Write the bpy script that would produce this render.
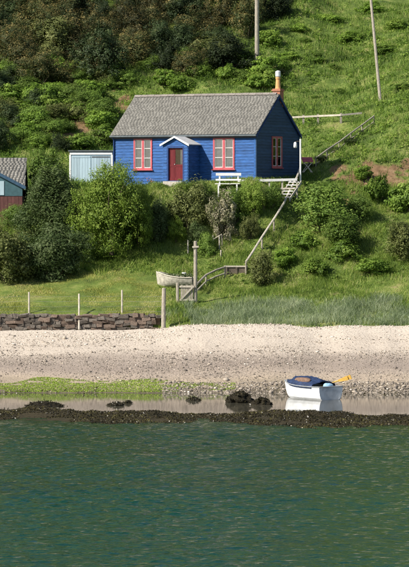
import bpy, math, random
import numpy as np
from mathutils import Vector, Matrix
R = math.radians
random.seed(7); rng = np.random.default_rng(7)
S = bpy.context.scene
COL = S.collection
for o in list(bpy.data.objects): bpy.data.objects.remove(o)

# ------------------------------------------------------------------ camera, sky, sun, exposure
CH, F, Y0, CX = 9.25, 3200.0, 200.0, 204.5          # eye height (m), focal length (photo px), horizon row, centre column
cd = bpy.data.cameras.new('camera'); cam = bpy.data.objects.new('camera', cd); COL.objects.link(cam)
cam.location = (0, 0, CH); cam.rotation_euler = (R(90), 0, 0)
cd.sensor_fit = 'VERTICAL'; cd.sensor_height = 24; cd.lens = 24*F/567
cd.shift_y = -(283.5-Y0)/567
cd.clip_start = 1; cd.clip_end = 3000
S.camera = cam
SUN_AZ, SUN_EL = 57, 40                              # degrees left of straight behind the camera, elevation
w = bpy.data.worlds.new('World'); S.world = w; w.use_nodes = True
nt = w.node_tree; nt.nodes.clear()
sk = nt.nodes.new('ShaderNodeTexSky'); sk.sky_type = 'NISHITA'; sk.sun_disc = False
sdir = Vector((-math.sin(R(SUN_AZ))*math.cos(R(SUN_EL)), -math.cos(R(SUN_AZ))*math.cos(R(SUN_EL)), math.sin(R(SUN_EL))))
sk.sun_elevation = R(SUN_EL); sk.sun_rotation = math.atan2(sdir.x, sdir.y)
bg = nt.nodes.new('ShaderNodeBackground'); bg.inputs[1].default_value = 0.085
wo = nt.nodes.new('ShaderNodeOutputWorld')
nt.links.new(sk.outputs[0], bg.inputs[0]); nt.links.new(bg.outputs[0], wo.inputs[0])
sl = bpy.data.lights.new('sun', 'SUN'); sl.energy = 5.0; sl.angle = R(0.53); sl.color = (1.0, 0.93, 0.82)
so = bpy.data.objects.new('sun', sl); COL.objects.link(so); so.rotation_euler = sdir.to_track_quat('Z', 'Y').to_euler()
so.location = (-40, -20, 60)
S.view_settings.view_transform = 'Standard'; S.view_settings.look = 'None'
S.view_settings.gamma = 1; S.view_settings.use_curve_mapping = False
S.view_settings.exposure = 0.6
S.render.resolution_x = 739; S.render.resolution_y = 1024

# ------------------------------------------------------------------ noise and terrain
def _h(ix, iy, s):
    n = (ix.astype(np.int64)*374761393 + iy.astype(np.int64)*668265263 + s*1274126177) & 0xffffffff
    n = ((n ^ (n >> 13))*1274126177) & 0xffffffff
    return ((n ^ (n >> 16)) & 0xffff)/65535.0
def noise(x, y, s=0):
    x = np.asarray(x, float); y = np.asarray(y, float)
    ix = np.floor(x); iy = np.floor(y); fx = x-ix; fy = y-iy
    fx = fx*fx*(3-2*fx); fy = fy*fy*(3-2*fy)
    a = _h(ix, iy, s); b = _h(ix+1, iy, s); c = _h(ix, iy+1, s); d = _h(ix+1, iy+1, s)
    return (a*(1-fx)+b*fx)*(1-fy)+(c*(1-fx)+d*fx)*fy - .5
def fbm(x, y, s=0, o=3):
    t = 0
    for k in range(o): t = t + noise(np.asarray(x)*2**k, np.asarray(y)*2**k, s+k)/2**k
    return t
# hillside profile: for columns seen at the photo's px, (distance, row) pairs; unseen far rise heightened so the sea reflects hill
COLS = [
 (-120, [(160,400),(166,329),(167.2,313),(172,292),(176,268),(181,226),(185,205),(190,180),(196,150),(203,110),(210,65),(222,0),(240,-75),(290,-290),(340,-430),(460,-780)]),
 (0,    [(160,400),(166,328),(167.2,313),(172,290),(176,266),(181,226),(185,200),(190,172),(196,140),(203,100),(210,60),(222,0),(240,-75),(290,-290),(340,-430),(460,-780)]),
 (60,   [(160,400),(166,328),(167.2,313),(173,284),(177,258),(181,212),(184,192),(189,184),(194,152),(200,118),(208,75),(222,0),(240,-75),(290,-290),(340,-430),(460,-780)]),
 (130,  [(160,400),(166,328),(167.2,313),(173,282),(177,255),(181,206),(183,195),(190,184),(195,152),(200,118),(208,75),(222,0),(240,-75),(290,-290),(340,-430),(460,-780)]),
 (165,  [(160,400),(166,327),(167.2,315),(173,284),(177,254),(180.5,205),(182,190),(190,182),(196,145),(203,100),(222,0),(240,-75),(290,-290),(340,-430),(460,-780)]),
 (210,  [(160,400),(166,325),(168,315),(173,288),(177,252),(180,205),(181.3,188),(190,180),(196,140),(203,95),(222,0),(240,-75),(290,-290),(340,-430),(460,-780)]),
 (260,  [(160,400),(166,323),(168,313),(173,284),(177,250),(180,208),(181.2,186),(189,179),(196,132),(203,95),(222,0),(240,-75),(290,-290),(340,-430),(460,-780)]),
 (300,  [(160,400),(166,322),(168,312),(174,278),(178,242),(181.5,205),(184,182),(190,162),(196,128),(203,100),(222,0),(240,-75),(290,-290),(340,-430),(460,-780)]),
 (340,  [(160,400),(166,322),(168,312),(174,275),(179,230),(184,190),(187,162),(192,142),(197,118),(205,90),(225,0),(240,-65),(290,-290),(340,-430),(460,-780)]),
 (409,  [(160,400),(166,322),(168,310),(174,270),(180,222),(185,182),(188,160),(192,122),(197,96),(205,70),(225,0),(240,-65),(290,-290),(340,-430),(460,-780)]),
 (560,  [(160,400),(166,322),(168,310),(174,268),(180,215),(185,170),(188,145),(192,105),(197,80),(205,55),(225,-10),(240,-65),(290,-290),(340,-430),(460,-780)])]
DG = np.arange(156, 465, .5)
TAB = np.array([CH-(np.interp(DG, [p[0] for p in c[1]], [p[1] for p in c[1]])-Y0)/F*DG for c in COLS])
for _ in range(2): TAB[:, 1:-1] = .25*TAB[:, :-2]+.5*TAB[:, 1:-1]+.25*TAB[:, 2:]
CU = np.array([c[0] for c in COLS], float)
# the cottage plan: front-right corner, turned 28 degrees
HA, HL, HD = R(28), 9.3, 5.5
HFR = np.array([(256-CX)/F*182, 182.0]); HXD = np.array([math.cos(HA), -math.sin(HA)]); HYD = np.array([math.sin(HA), math.cos(HA)])
HO = HFR-HXD*HL; HZ = 10.44
def hill(x, y):
    z = hill0(x, y); u = CX+np.asarray(x)/np.maximum(y, 1)*F
    edge = np.where(u < 166, 166.72, 165.75+fbm(np.asarray(x)*.9, np.asarray(x)*0, 19)*.5)
    return z-np.clip(edge-y, 0, 3)*2.5
def hill0(x, y):
    x = np.asarray(x, float); y = np.asarray(y, float)
    u = np.clip(CX+x/np.maximum(y, 1)*F, CU[0], CU[-1]-1e-3)
    i = np.clip(np.searchsorted(CU, u, side='right')-1, 0, len(CU)-2)
    t = (u-CU[i])/(CU[i+1]-CU[i]); t = t*t*(3-2*t)*.5+t*.5
    k = np.clip((y-156)/.5, 0, len(DG)-1.001); j = k.astype(int); f = k-j
    z = (TAB[i, j]*(1-f)+TAB[i, j+1]*f)*(1-t)+(TAB[i+1, j]*(1-f)+TAB[i+1, j+1]*f)*t
    z = z+fbm(x*.5, y*.5, 3)*.45*np.clip((y-168)/6, 0.15, 1)
    a = (x-HO[0])*HXD[0]+(y-HO[1])*HXD[1]; b = (x-HO[0])*HYD[0]+(y-HO[1])*HYD[1]
    dx = np.maximum(np.maximum(-a-.3, a-HL-.3), 0); dy = np.maximum(np.maximum(-b-1.2, b-HD-.5), 0)
    d = np.hypot(dx, dy); k = np.clip(1-d/1.3, 0, 1); k = k*k*(3-2*k)
    return z*(1-k)+(9.72+.66*np.clip(a/HL, 0, 1))*k
def sill(x): return 136.4-np.clip(x, -20, 20)*.2+fbm(np.asarray(x)*.22, np.asarray(x)*0, 41)*1.6
def beach(x, y):
    x = np.asarray(x, float); y = np.asarray(y, float)
    e = 153.0+fbm(x*.35, y*0+3, 11)*.8
    sl2 = .198+.02*np.clip((x+2.5)/1.5, 0, 1)
    z = np.where(y > e, sl2*(y-e), -.04*(e-y))
    z = np.maximum(z, -.3)
    z = z+fbm(x*.4, y*.6, 21)*.06*np.clip((y-152)/3, 0.2, 1)+fbm(x*3, y*3, 31)*.035
    z = z-np.clip(y-165.7, 0, 9)*.75
    c = sill(x)
    hw = 5.6-np.clip(x, -20, 20)*.06+fbm(x*.5, y*0+9, 42)*2.6
    q = np.clip(1-np.abs(y-c)/hw, 0, 1)**.55
    z = np.where(y < c, np.maximum(z, -.16), z)
    z = np.where(y < c, -.16, z)
    z = z+q*(.36+fbm(x*.4, y*.45, 51)*.26)+q*fbm(x*1.9, y*.9, 52)*.11
    return np.where(y < c-hw, z-(c-hw-y)*.1, z)
def ground(x, y): return np.maximum(hill(x, y), np.where(np.asarray(y) > 172, -9, beach(x, y)))
def W(px, py, D): return Vector(((px-CX)/F*D, D, CH-(py-Y0)/F*D))
def G(px, py, d0=134.0):
    D = np.arange(d0, 280, .05); x = (px-CX)/F*D
    z = CH-(py-Y0)/F*D; g = ground(x, D)
    i = int(np.argmax(g >= z)); return Vector((x[i], D[i], g[i]))
def gz(x, y): return float(ground(x, y))

def pix(x, y, z): return CX+x/y*F, Y0+(CH-z)/y*F
def soil_mask(x, y, z):
    u, v = pix(x, y, z)
    q = fbm(x*.8, y*.8, 91)
    s1 = (np.hypot((u-388)/44, (v-172)/14) < .62+q*1.7); s2 = np.hypot((u-95)/60, (v-118)/30) < .5+q*1.5
    s3 = np.hypot((u-345)/18, (v-208)/30) < .5+q
    return s1, s2, s3
# ------------------------------------------------------------------ materials
MATS = {}
def mat(name, col, rough=.8, var=.25, scale=6, bump=.0, bscale=None, col2=None, metal=0, stretch=(1,1,1), spec=.3):
    m = bpy.data.materials.new(name); m.use_nodes = True; n = m.node_tree; b = n.nodes['Principled BSDF']
    b.inputs['Roughness'].default_value = rough; b.inputs['Metallic'].default_value = metal
    b.inputs['Specular IOR Level'].default_value = spec
    tc = n.nodes.new('ShaderNodeTexCoord'); mp = n.nodes.new('ShaderNodeMapping'); mp.inputs['Scale'].default_value = stretch
    n.links.new(tc.outputs['Object'], mp.inputs[0])
    no = n.nodes.new('ShaderNodeTexNoise'); no.inputs['Scale'].default_value = scale; no.inputs['Detail'].default_value = 6; no.inputs['Roughness'].default_value = .65
    n.links.new(mp.outputs[0], no.inputs['Vector'])
    cr = n.nodes.new('ShaderNodeValToRGB'); n.links.new(no.outputs[0], cr.inputs[0])
    c2 = col2 or tuple(min(1, c*(1+var)) for c in col); c1 = tuple(c*(1-var) for c in col)
    e = cr.color_ramp.elements; e[0].position = .32; e[1].position = .68
    e[0].color = (*c1, 1); e[1].color = (*c2, 1)
    oi = n.nodes.new('ShaderNodeObjectInfo'); mr = n.nodes.new('ShaderNodeMapRange'); mr.inputs[3].default_value = .86; mr.inputs[4].default_value = 1.12
    n.links.new(oi.outputs['Random'], mr.inputs[0])
    mx = n.nodes.new('ShaderNodeMix'); mx.data_type = 'RGBA'; mx.blend_type = 'MULTIPLY'; mx.inputs[0].default_value = 1
    n.links.new(cr.outputs[0], mx.inputs[6]); n.links.new(mr.outputs[0], mx.inputs[7]); n.links.new(mx.outputs[2], b.inputs['Base Color'])
    if bump:
        nb = n.nodes.new('ShaderNodeTexNoise'); nb.inputs['Scale'].default_value = bscale or scale*4; nb.inputs['Detail'].default_value = 5
        n.links.new(mp.outputs[0], nb.inputs['Vector'])
        bu = n.nodes.new('ShaderNodeBump'); bu.inputs['Strength'].default_value = bump; bu.inputs['Distance'].default_value = .03
        n.links.new(nb.outputs[0], bu.inputs['Height']); n.links.new(bu.outputs[0], b.inputs['Normal'])
    MATS[name] = m; return m
def ramp(n, fac, stops):
    cr = n.nodes.new('ShaderNodeValToRGB'); e = cr.color_ramp.elements
    while len(e) < len(stops): e.new(.5)
    for q, (p, c) in zip(e, stops): q.position = p; q.color = (*c, 1)
    n.links.new(fac, cr.inputs[0]); return cr
def leafmat(name, stops, trans=.35, obvar=.25, rough=.6, patch=.0):
    m = bpy.data.materials.new(name); m.use_nodes = True; n = m.node_tree; n.nodes.clear()
    at = n.nodes.new('ShaderNodeAttribute'); at.attribute_name = 'rnd'
    fac = at.outputs['Fac']
    if patch:
        ge = n.nodes.new('ShaderNodeNewGeometry'); no = n.nodes.new('ShaderNodeTexNoise'); no.inputs['Scale'].default_value = .55; no.inputs['Detail'].default_value = 3
        n.links.new(ge.outputs['Position'], no.inputs['Vector'])
        ma = n.nodes.new('ShaderNodeMapRange'); ma.inputs[1].default_value = .3; ma.inputs[2].default_value = .7; ma.inputs[3].default_value = -patch; ma.inputs[4].default_value = patch
        n.links.new(no.outputs[0], ma.inputs[0])
        ad = n.nodes.new('ShaderNodeMath'); n.links.new(fac, ad.inputs[0]); n.links.new(ma.outputs[0], ad.inputs[1]); fac = ad.outputs[0]
    cr = ramp(n, fac, stops)
    oi = n.nodes.new('ShaderNodeObjectInfo'); mr = n.nodes.new('ShaderNodeMapRange'); mr.inputs[3].default_value = 1-obvar; mr.inputs[4].default_value = 1+obvar
    n.links.new(oi.outputs['Random'], mr.inputs[0])
    mx = n.nodes.new('ShaderNodeMix'); mx.data_type = 'RGBA'; mx.blend_type = 'MULTIPLY'; mx.inputs[0].default_value = 1
    n.links.new(cr.outputs[0], mx.inputs[6]); n.links.new(mr.outputs[0], mx.inputs[7])
    b = n.nodes.new('ShaderNodeBsdfPrincipled'); b.inputs['Roughness'].default_value = rough; b.inputs['Specular IOR Level'].default_value = .25
    t = n.nodes.new('ShaderNodeBsdfTranslucent'); ms = n.nodes.new('ShaderNodeMixShader'); ms.inputs[0].default_value = trans
    out = n.nodes.new('ShaderNodeOutputMaterial')
    n.links.new(mx.outputs[2], b.inputs['Base Color']); n.links.new(mx.outputs[2], t.inputs['Color'])
    n.links.new(b.outputs[0], ms.inputs[1]); n.links.new(t.outputs[0], ms.inputs[2]); n.links.new(ms.outputs[0], out.inputs[0])
    MATS[name] = m; return m
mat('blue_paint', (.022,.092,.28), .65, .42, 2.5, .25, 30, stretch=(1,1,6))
mat('gable_shade_blue', (.018,.05,.115), .6, .3, 2.5, .25, 30, stretch=(1,1,6))  # cottage blue darkened to paint in the shade on the gable
mat('blue_core', (.02,.05,.16), .8)
mat('red_paint', (.40,.085,.10), .5, .2, 4)
mat('door_red', (.11,.010,.014), .5, .25, 3, stretch=(6,6,1))
mat('white_paint', (.72,.72,.70), .5, .12, 4)
mat('lace', (.84,.84,.82), .9, .12, 9)
mat('slate', (.158,.153,.138), .75, .25, 3, .3, 20)
mat('ridge', (.20,.18,.16), .8, .25, 8)
mat('felt', (.42,.42,.42), .85, .2, 5)
mat('brick', (.34,.15,.09), .85, .35, 12, .4)
mat('pot', (.62,.36,.15), .7, .15, 6)
mat('cowl', (.55,.57,.58), .4, .15, 6)
mat('black_gutter', (.03,.032,.035), .5)
mat('shed', (.36,.47,.53), .6, .1, 2, stretch=(8,8,1))
mat('shed_dark', (.10,.12,.13), .7)
mat('teal', (.055,.12,.14), .6, .2, 4)
mat('teal_trim', (.04,.085,.14), .6)
mat('maroon', (.11,.045,.04), .7, .3, 4, stretch=(6,6,1))
mat('wood_grey', (.30,.27,.22), .85, .35, 5, .4, stretch=(4,4,1))
mat('wood_dark', (.13,.105,.08), .9, .35, 5, .4)
mat('wood_pale', (.44,.40,.33), .85, .25, 5, .3)
mat('hull_old', (.38,.355,.30), .9, .4, 6, .4)
mat('concrete', (.40,.37,.32), .9, .2, 5)
mat('boat_white', (.74,.76,.78), .45, .16, 2.5, .15, 12)
mat('boat_grey', (.30,.32,.34), .6)
mat('tarp', (.018,.032,.08), .6, .6, 5, .6, 14)
mat('canvas', (.16,.10,.07), .8, .3, 8, .4)
mat('sky_blue', (.30,.50,.68), .5)
mat('oar', (.58,.36,.08), .5, .15, 6)
mat('soil', (.14,.09,.06), .95, .35, 8)
mat('bark', (.09,.07,.05), .9, .4, 8)
mat('wire', (.25,.25,.24), .6)
mat('terracotta', (.40,.15,.07), .8)
m = mat('stone', (.13,.112,.094), .9, .45, 5, .6, 14); 
mat('stone_red', (.155,.115,.09), .9, .4, 5, .6, 14)
mat('rock', (.022,.019,.013), .95, .5, 6, .8, 18, spec=.08)
mat('pebble', (.40,.36,.32), .85, .3, 1)
# glass: clear with a fresnel reflection
m = bpy.data.materials.new('glass'); m.use_nodes = True; n = m.node_tree; n.nodes.clear()
fr = n.nodes.new('ShaderNodeFresnel'); fr.inputs[0].default_value = 1.5
tr = n.nodes.new('ShaderNodeBsdfTransparent'); tr.inputs[0].default_value = (.97,.98,.98,1)
gl = n.nodes.new('ShaderNodeBsdfGlossy'); gl.inputs['Roughness'].default_value = .02
mx = n.nodes.new('ShaderNodeMixShader'); ou = n.nodes.new('ShaderNodeOutputMaterial')
n.links.new(fr.outputs[0], mx.inputs[0]); n.links.new(tr.outputs[0], mx.inputs[1]); n.links.new(gl.outputs[0], mx.inputs[2]); n.links.new(mx.outputs[0], ou.inputs[0]); MATS['glass'] = m
# foliage
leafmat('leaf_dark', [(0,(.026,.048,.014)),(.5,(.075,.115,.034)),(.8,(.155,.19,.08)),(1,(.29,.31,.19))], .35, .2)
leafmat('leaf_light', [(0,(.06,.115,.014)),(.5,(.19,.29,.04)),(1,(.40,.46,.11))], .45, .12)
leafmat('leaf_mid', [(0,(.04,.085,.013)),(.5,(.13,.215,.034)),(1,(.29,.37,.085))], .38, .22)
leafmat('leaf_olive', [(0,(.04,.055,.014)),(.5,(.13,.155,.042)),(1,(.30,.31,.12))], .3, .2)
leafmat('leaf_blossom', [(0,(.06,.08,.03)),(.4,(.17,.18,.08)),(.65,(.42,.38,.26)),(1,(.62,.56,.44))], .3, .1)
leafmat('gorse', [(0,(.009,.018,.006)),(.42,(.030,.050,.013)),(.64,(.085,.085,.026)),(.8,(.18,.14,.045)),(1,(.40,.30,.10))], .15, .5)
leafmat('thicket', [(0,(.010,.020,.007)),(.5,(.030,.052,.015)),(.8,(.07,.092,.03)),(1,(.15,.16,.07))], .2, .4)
leafmat('bracken', [(0,(.055,.105,.013)),(.5,(.155,.26,.032)),(1,(.32,.42,.08))], .45, .2, patch=.3)
leafmat('grass_bank', [(0,(.08,.14,.02)),(.45,(.20,.30,.045)),(.75,(.33,.40,.085)),(1,(.56,.52,.25))], .45, .0, patch=.38)
leafmat('grass_lawn', [(0,(.22,.25,.05)),(.5,(.40,.42,.10)),(.8,(.53,.50,.18)),(1,(.66,.56,.28))], .42, .0, patch=.35)
leafmat('grass_hill', [(0,(.05,.095,.015)),(.5,(.14,.245,.034)),(.8,(.26,.35,.065)),(1,(.46,.44,.18))], .45, .0, patch=.42)
leafmat('marram', [(0,(.12,.17,.08)),(.5,(.27,.34,.185)),(1,(.52,.56,.37))], .4, .0, patch=.2)
leafmat('weed_dark', [(0,(.014,.012,.007)),(.5,(.035,.03,.014)),(.85,(.06,.05,.02)),(1,(.10,.09,.026))], .05, .0, .35, patch=.3)
leafmat('weed_green', [(0,(.09,.16,.012)),(.5,(.24,.38,.025)),(1,(.46,.56,.11))], .3, .0, .4)
leafmat('pebbles', [(0,(.10,.085,.07)),(.4,(.23,.195,.16)),(.8,(.40,.345,.28)),(1,(.62,.56,.48))], .0, .0, .8)

# ------------------------------------------------------------------ mesh helpers
def link(name, me, material, parent=None, label=None, cat=None, group=None, kind=None):
    o = bpy.data.objects.new(name, me); COL.objects.link(o)
    if material and me is not None and not me.materials: me.materials.append(MATS[material])
    if parent: o.parent = parent
    return tag(o, label, cat, group, kind)
def tag(o, label=None, cat=None, group=None, kind=None):
    for k, v in (('label', label), ('category', cat), ('group', group), ('kind', kind)):
        if v: o[k] = v
    return o
def empty(name, loc, label=None, cat=None, group=None, rz=0):
    o = bpy.data.objects.new(name, None); COL.objects.link(o); o.location = loc; o.rotation_euler.z = rz; o.empty_display_size = .2
    return tag(o, label, cat, group)
class MB:
    def __init__(s): s.v = []; s.f = []; s.smooth = False
    def add(s, v, f):
        k = len(s.v); s.v += [tuple(p) for p in v]; s.f += [tuple(i+k for i in q) for q in f]; return s
    def box(s, x0, x1, y0, y1, z0, z1):
        return s.add([(x0,y0,z0),(x1,y0,z0),(x1,y1,z0),(x0,y1,z0),(x0,y0,z1),(x1,y0,z1),(x1,y1,z1),(x0,y1,z1)],
                     [(0,3,2,1),(4,5,6,7),(0,1,5,4),(1,2,6,5),(2,3,7,6),(3,0,4,7)])
    def hexa(s, p):   # 8 points: bottom ring 0-3, top ring 4-7
        return s.add(p, [(0,3,2,1),(4,5,6,7),(0,1,5,4),(1,2,6,5),(2,3,7,6),(3,0,4,7)])
    def tube(s, pts, rad, n=8, cap=True, wob=0):
        pts = [Vector(p) for p in pts]; rad = rad if isinstance(rad, (list, tuple)) else [rad]*len(pts)
        vs = []; fs = []
        for i, p in enumerate(pts):
            d = (pts[min(i+1, len(pts)-1)]-pts[max(i-1, 0)]).normalized()
            a = d.cross(Vector((0,0,1)) if abs(d.z) < .9 else Vector((1,0,0))).normalized(); b = d.cross(a)
            for k in range(n):
                t = 2*math.pi*k/n; r = rad[i]*(1+random.uniform(-wob, wob))
                vs.append(p+a*math.cos(t)*r+b*math.sin(t)*r)
        for i in range(len(pts)-1):
            for k in range(n): fs.append((i*n+k, i*n+(k+1) % n, (i+1)*n+(k+1) % n, (i+1)*n+k))
        if cap: fs += [tuple(range(n-1, -1, -1)), tuple((len(pts)-1)*n+k for k in range(n))]
        return s.add(vs, fs)
    def bar(s, a, b, wd, th):      # rectangular timber from a to b
        a = Vector(a); b = Vector(b); d = (b-a).normalized()
        sd = d.cross(Vector((0,0,1)) if abs(d.z) < .95 else Vector((0,1,0))).normalized()*wd/2; up = sd.cross(d).normalized()*th/2
        return s.hexa([a-sd-up, a+sd-up, b+sd-up, b-sd-up, a-sd+up, a+sd+up, b+sd+up, b-sd+up])
    def lathe(s, prof, n=14, c=(0,0)):
        vs = [(c[0]+r*math.cos(2*math.pi*k/n), c[1]+r*math.sin(2*math.pi*k/n), z) for r, z in prof for k in range(n)]
        fs = [(i*n+k, i*n+(k+1) % n, (i+1)*n+(k+1) % n, (i+1)*n+k) for i in range(len(prof)-1) for k in range(n)]
        fs += [tuple(range(n-1, -1, -1)), tuple((len(prof)-1)*n+k for k in range(n))]
        return s.add(vs, fs)
    def mesh(s, name='mesh'):
        me = bpy.data.meshes.new(name); me.from_pydata(s.v, [], s.f); me.update()
        if s.smooth: me.polygons.foreach_set('use_smooth', [True]*len(me.polygons))
        return me
    def build(s, name, material, parent=None, **k): return link(name, s.mesh(name), material, parent, **k)
def npmesh(name, v, f, rnd=None, smooth=False):
    """v (n,3), f (m,k) all faces of k corners"""
    v = np.ascontiguousarray(v, np.float32); f = np.ascontiguousarray(f, np.int32); k = f.shape[1]
    me = bpy.data.meshes.new(name); me.vertices.add(len(v)); me.vertices.foreach_set('co', v.ravel())
    me.loops.add(f.size); me.loops.foreach_set('vertex_index', f.ravel())
    me.polygons.add(len(f)); me.polygons.foreach_set('loop_start', np.arange(0, f.size, k, dtype=np.int32))
    me.polygons.foreach_set('loop_total', np.full(len(f), k, np.int32))
    if smooth: me.polygons.foreach_set('use_smooth', np.ones(len(f), bool))
    me.update(calc_edges=True)
    if rnd is not None:
        a = me.attributes.new('rnd', 'FLOAT', 'POINT'); a.data.foreach_set('value', np.ascontiguousarray(rnd, np.float32))
    return me
def gridmesh(name, xs, ys, zf, smooth=True):
    X, Y = np.meshgrid(xs, ys); Z = zf(X, Y); nx = len(xs); ny = len(ys)
    i = np.arange(nx*ny).reshape(ny, nx)
    f = np.stack([i[:-1,:-1], i[:-1,1:], i[1:,1:], i[1:,:-1]], -1).reshape(-1, 4)
    return npmesh(name, np.stack([X, Y, Z], -1).reshape(-1, 3), f, smooth=smooth)
def axis(lo, hi, step, far_lo, far_hi, k=24):
    c = np.arange(lo, hi+step/2, step)
    a = lo-np.geomspace(step, lo-far_lo, k)[::-1]; b = c[-1]+np.geomspace(step, far_hi-c[-1], k)
    return np.concatenate([a, c, b])
def leaves(P, Nn, size, rnd, asp=.55):
    """diamond leaves: centres P, normals Nn, sizes (n,)"""
    n = len(P); Nn = Nn/np.linalg.norm(Nn, axis=1, keepdims=True)
    r = rng.normal(size=(n, 3)); a = np.cross(Nn, r); a /= np.linalg.norm(a, axis=1, keepdims=True); b = np.cross(Nn, a)
    s = np.asarray(size)[:, None]
    v = np.stack([P-a*s*.5, P+b*s*asp*.5-Nn*s*.06, P+a*s*.5, P-b*s*asp*.5-Nn*s*.06], 1).reshape(-1, 3)
    return v, np.arange(4*n).reshape(-1, 4), np.repeat(rnd, 4)
def blades(P, h, wd, lean, rnd):
    n = len(P); t = rng.uniform(0, 2*np.pi, n); s = np.stack([np.cos(t), np.sin(t), 0*t], -1)*(wd/2)[:, None]
    p = rng.uniform(0, 2*np.pi, n); L = np.stack([np.cos(p), np.sin(p), 0*p], -1)*(lean*h)[:, None]
    U = np.zeros((n, 3)); U[:, 2] = h
    v = np.stack([P-s, P+s, P+U*.55+L*.35+s*.7, P+U*.55+L*.35-s*.7, P+U*(1-.25*lean[:, None]**2)+L, P+U*.99*(1-.25*lean[:, None]**2)+L+s*.1], 1).reshape(-1, 3)
    k = np.arange(n)[:, None]*6
    f = np.concatenate([k+np.array([[0,1,2,3]]), k+np.array([[3,2,5,4]])])
    return v, f, np.repeat(rnd, 6)

# ------------------------------------------------------------------ setting: terrain, beach, sea
def groundmat(name, stops, scale, bump, bs, extra=None):
    m = bpy.data.materials.new(name); m.use_nodes = True; n = m.node_tree; b = n.nodes['Principled BSDF']
    b.inputs['Roughness'].default_value = .95; b.inputs['Specular IOR Level'].default_value = .15
    ge = n.nodes.new('ShaderNodeNewGeometry')
    no = n.nodes.new('ShaderNodeTexNoise'); no.inputs['Scale'].default_value = scale; no.inputs['Detail'].default_value = 7; no.inputs['Roughness'].default_value = .6
    n.links.new(ge.outputs['Position'], no.inputs['Vector'])
    cr = ramp(n, no.outputs[0], stops); out = cr.outputs[0]
    if extra: out = extra(n, ge, out)
    n.links.new(out, b.inputs['Base Color'])
    nb = n.nodes.new('ShaderNodeTexNoise'); nb.inputs['Scale'].default_value = bs; nb.inputs['Detail'].default_value = 6
    n.links.new(ge.outputs['Position'], nb.inputs['Vector'])
    bu = n.nodes.new('ShaderNodeBump'); bu.inputs['Strength'].default_value = bump; bu.inputs['Distance'].default_value = .06
    n.links.new(nb.outputs[0], bu.inputs['Height']); n.links.new(bu.outputs[0], b.inputs['Normal'])
    MATS[name] = m
def soil_extra(n, ge, base):
    at = n.nodes.new('ShaderNodeAttribute'); at.attribute_name = 'soil'
    no = n.nodes.new('ShaderNodeTexNoise'); no.inputs['Scale'].default_value = 2.5; no.inputs['Detail'].default_value = 6; n.links.new(ge.outputs['Position'], no.inputs['Vector'])
    c = ramp(n, no.outputs[0], [(.3,(.11,.06,.035)),(.55,(.20,.12,.07)),(.75,(.29,.19,.12))])
    mx = n.nodes.new('ShaderNodeMix'); mx.data_type = 'RGBA'; n.links.new(at.outputs['Fac'], mx.inputs[0]); n.links.new(base, mx.inputs[6]); n.links.new(c.outputs[0], mx.inputs[7]); return mx.outputs[2]
groundmat('hill_ground', [(.3,(.045,.07,.018)),(.5,(.10,.145,.03)),(.64,(.18,.20,.06)),(.75,(.26,.20,.12))], .8, .7, 6, soil_extra)
def beach_extra(n, ge, base):
    sp = n.nodes.new('ShaderNodeSeparateXYZ'); n.links.new(ge.outputs['Position'], sp.inputs[0])
    no = n.nodes.new('ShaderNodeTexNoise'); no.inputs['Scale'].default_value = .25; no.inputs['Detail'].default_value = 4
    mp = n.nodes.new('ShaderNodeMapping'); mp.inputs['Scale'].default_value = (.5,1.4,1); n.links.new(ge.outputs['Position'], mp.inputs[0]); n.links.new(mp.outputs[0], no.inputs['Vector'])
    a = n.nodes.new('ShaderNodeMath'); a.operation = 'MULTIPLY_ADD'; a.inputs[1].default_value = 1.1; n.links.new(no.outputs[0], a.inputs[0]); n.links.new(sp.outputs[2], a.inputs[2])
    mr = n.nodes.new('ShaderNodeMapRange'); mr.inputs[1].default_value = -.2+.55; mr.inputs[2].default_value = 2.6+.55; n.links.new(a.outputs[0], mr.inputs[0])
    # wet sill, shingle foot, sand, grey shingle, pale shell sand
    cr = ramp(n, mr.outputs[0], [(0,(.035,.03,.02)),(.10,(.13,.11,.075)),(.16,(.24,.20,.145)),(.28,(.36,.295,.225)),(.36,(.32,.265,.215)),(.46,(.26,.215,.18)),(.56,(.32,.27,.225)),(.66,(.44,.38,.315)),(1,(.49,.43,.36))])
    no2 = n.nodes.new('ShaderNodeTexNoise'); no2.inputs['Scale'].default_value = 9; no2.inputs['Detail'].default_value = 5; no2.inputs['Roughness'].default_value = .8
    n.links.new(ge.outputs['Position'], no2.inputs['Vector'])
    c2 = ramp(n, no2.outputs[0], [(.25,(.55,.53,.5)),(.5,(1,1,1)),(.75,(1.3,1.28,1.25))])
    mx = n.nodes.new('ShaderNodeMix'); mx.data_type = 'RGBA'; mx.blend_type = 'MULTIPLY'; mx.inputs[0].default_value = .8
    n.links.new(cr.outputs[0], mx.inputs[6]); n.links.new(c2.outputs[0], mx.inputs[7])
    sy = n.nodes.new('ShaderNodeMapRange'); sy.inputs[1].default_value = 145.5; sy.inputs[2].default_value = 141.5; n.links.new(sp.outputs[1], sy.inputs[0])
    wd = ramp(n, no2.outputs[0], [(.3,(.016,.013,.009)),(.55,(.04,.033,.018)),(.75,(.075,.062,.03))])
    m2 = n.nodes.new('ShaderNodeMix'); m2.data_type = 'RGBA'; n.links.new(sy.outputs[0], m2.inputs[0]); n.links.new(mx.outputs[2], m2.inputs[6]); n.links.new(wd.outputs[0], m2.inputs[7]); return m2.outputs[2]
groundmat('beach_sand', [(0,(.5,.5,.5)),(1,(.5,.5,.5))], 3, .9, 9, beach_extra)
xs = axis(-20, 20, .2, -260, 260)
link('hillside', gridmesh('hillside', xs, np.concatenate([np.arange(164, 232, .25), np.arange(232, 464, 3), [520, 700]]), hill), 'hill_ground', kind='structure')
hs = bpy.data.objects['hillside'].data; co = np.empty(len(hs.vertices)*3, np.float32); hs.vertices.foreach_get('co', co); co = co.reshape(-1, 3)
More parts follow.
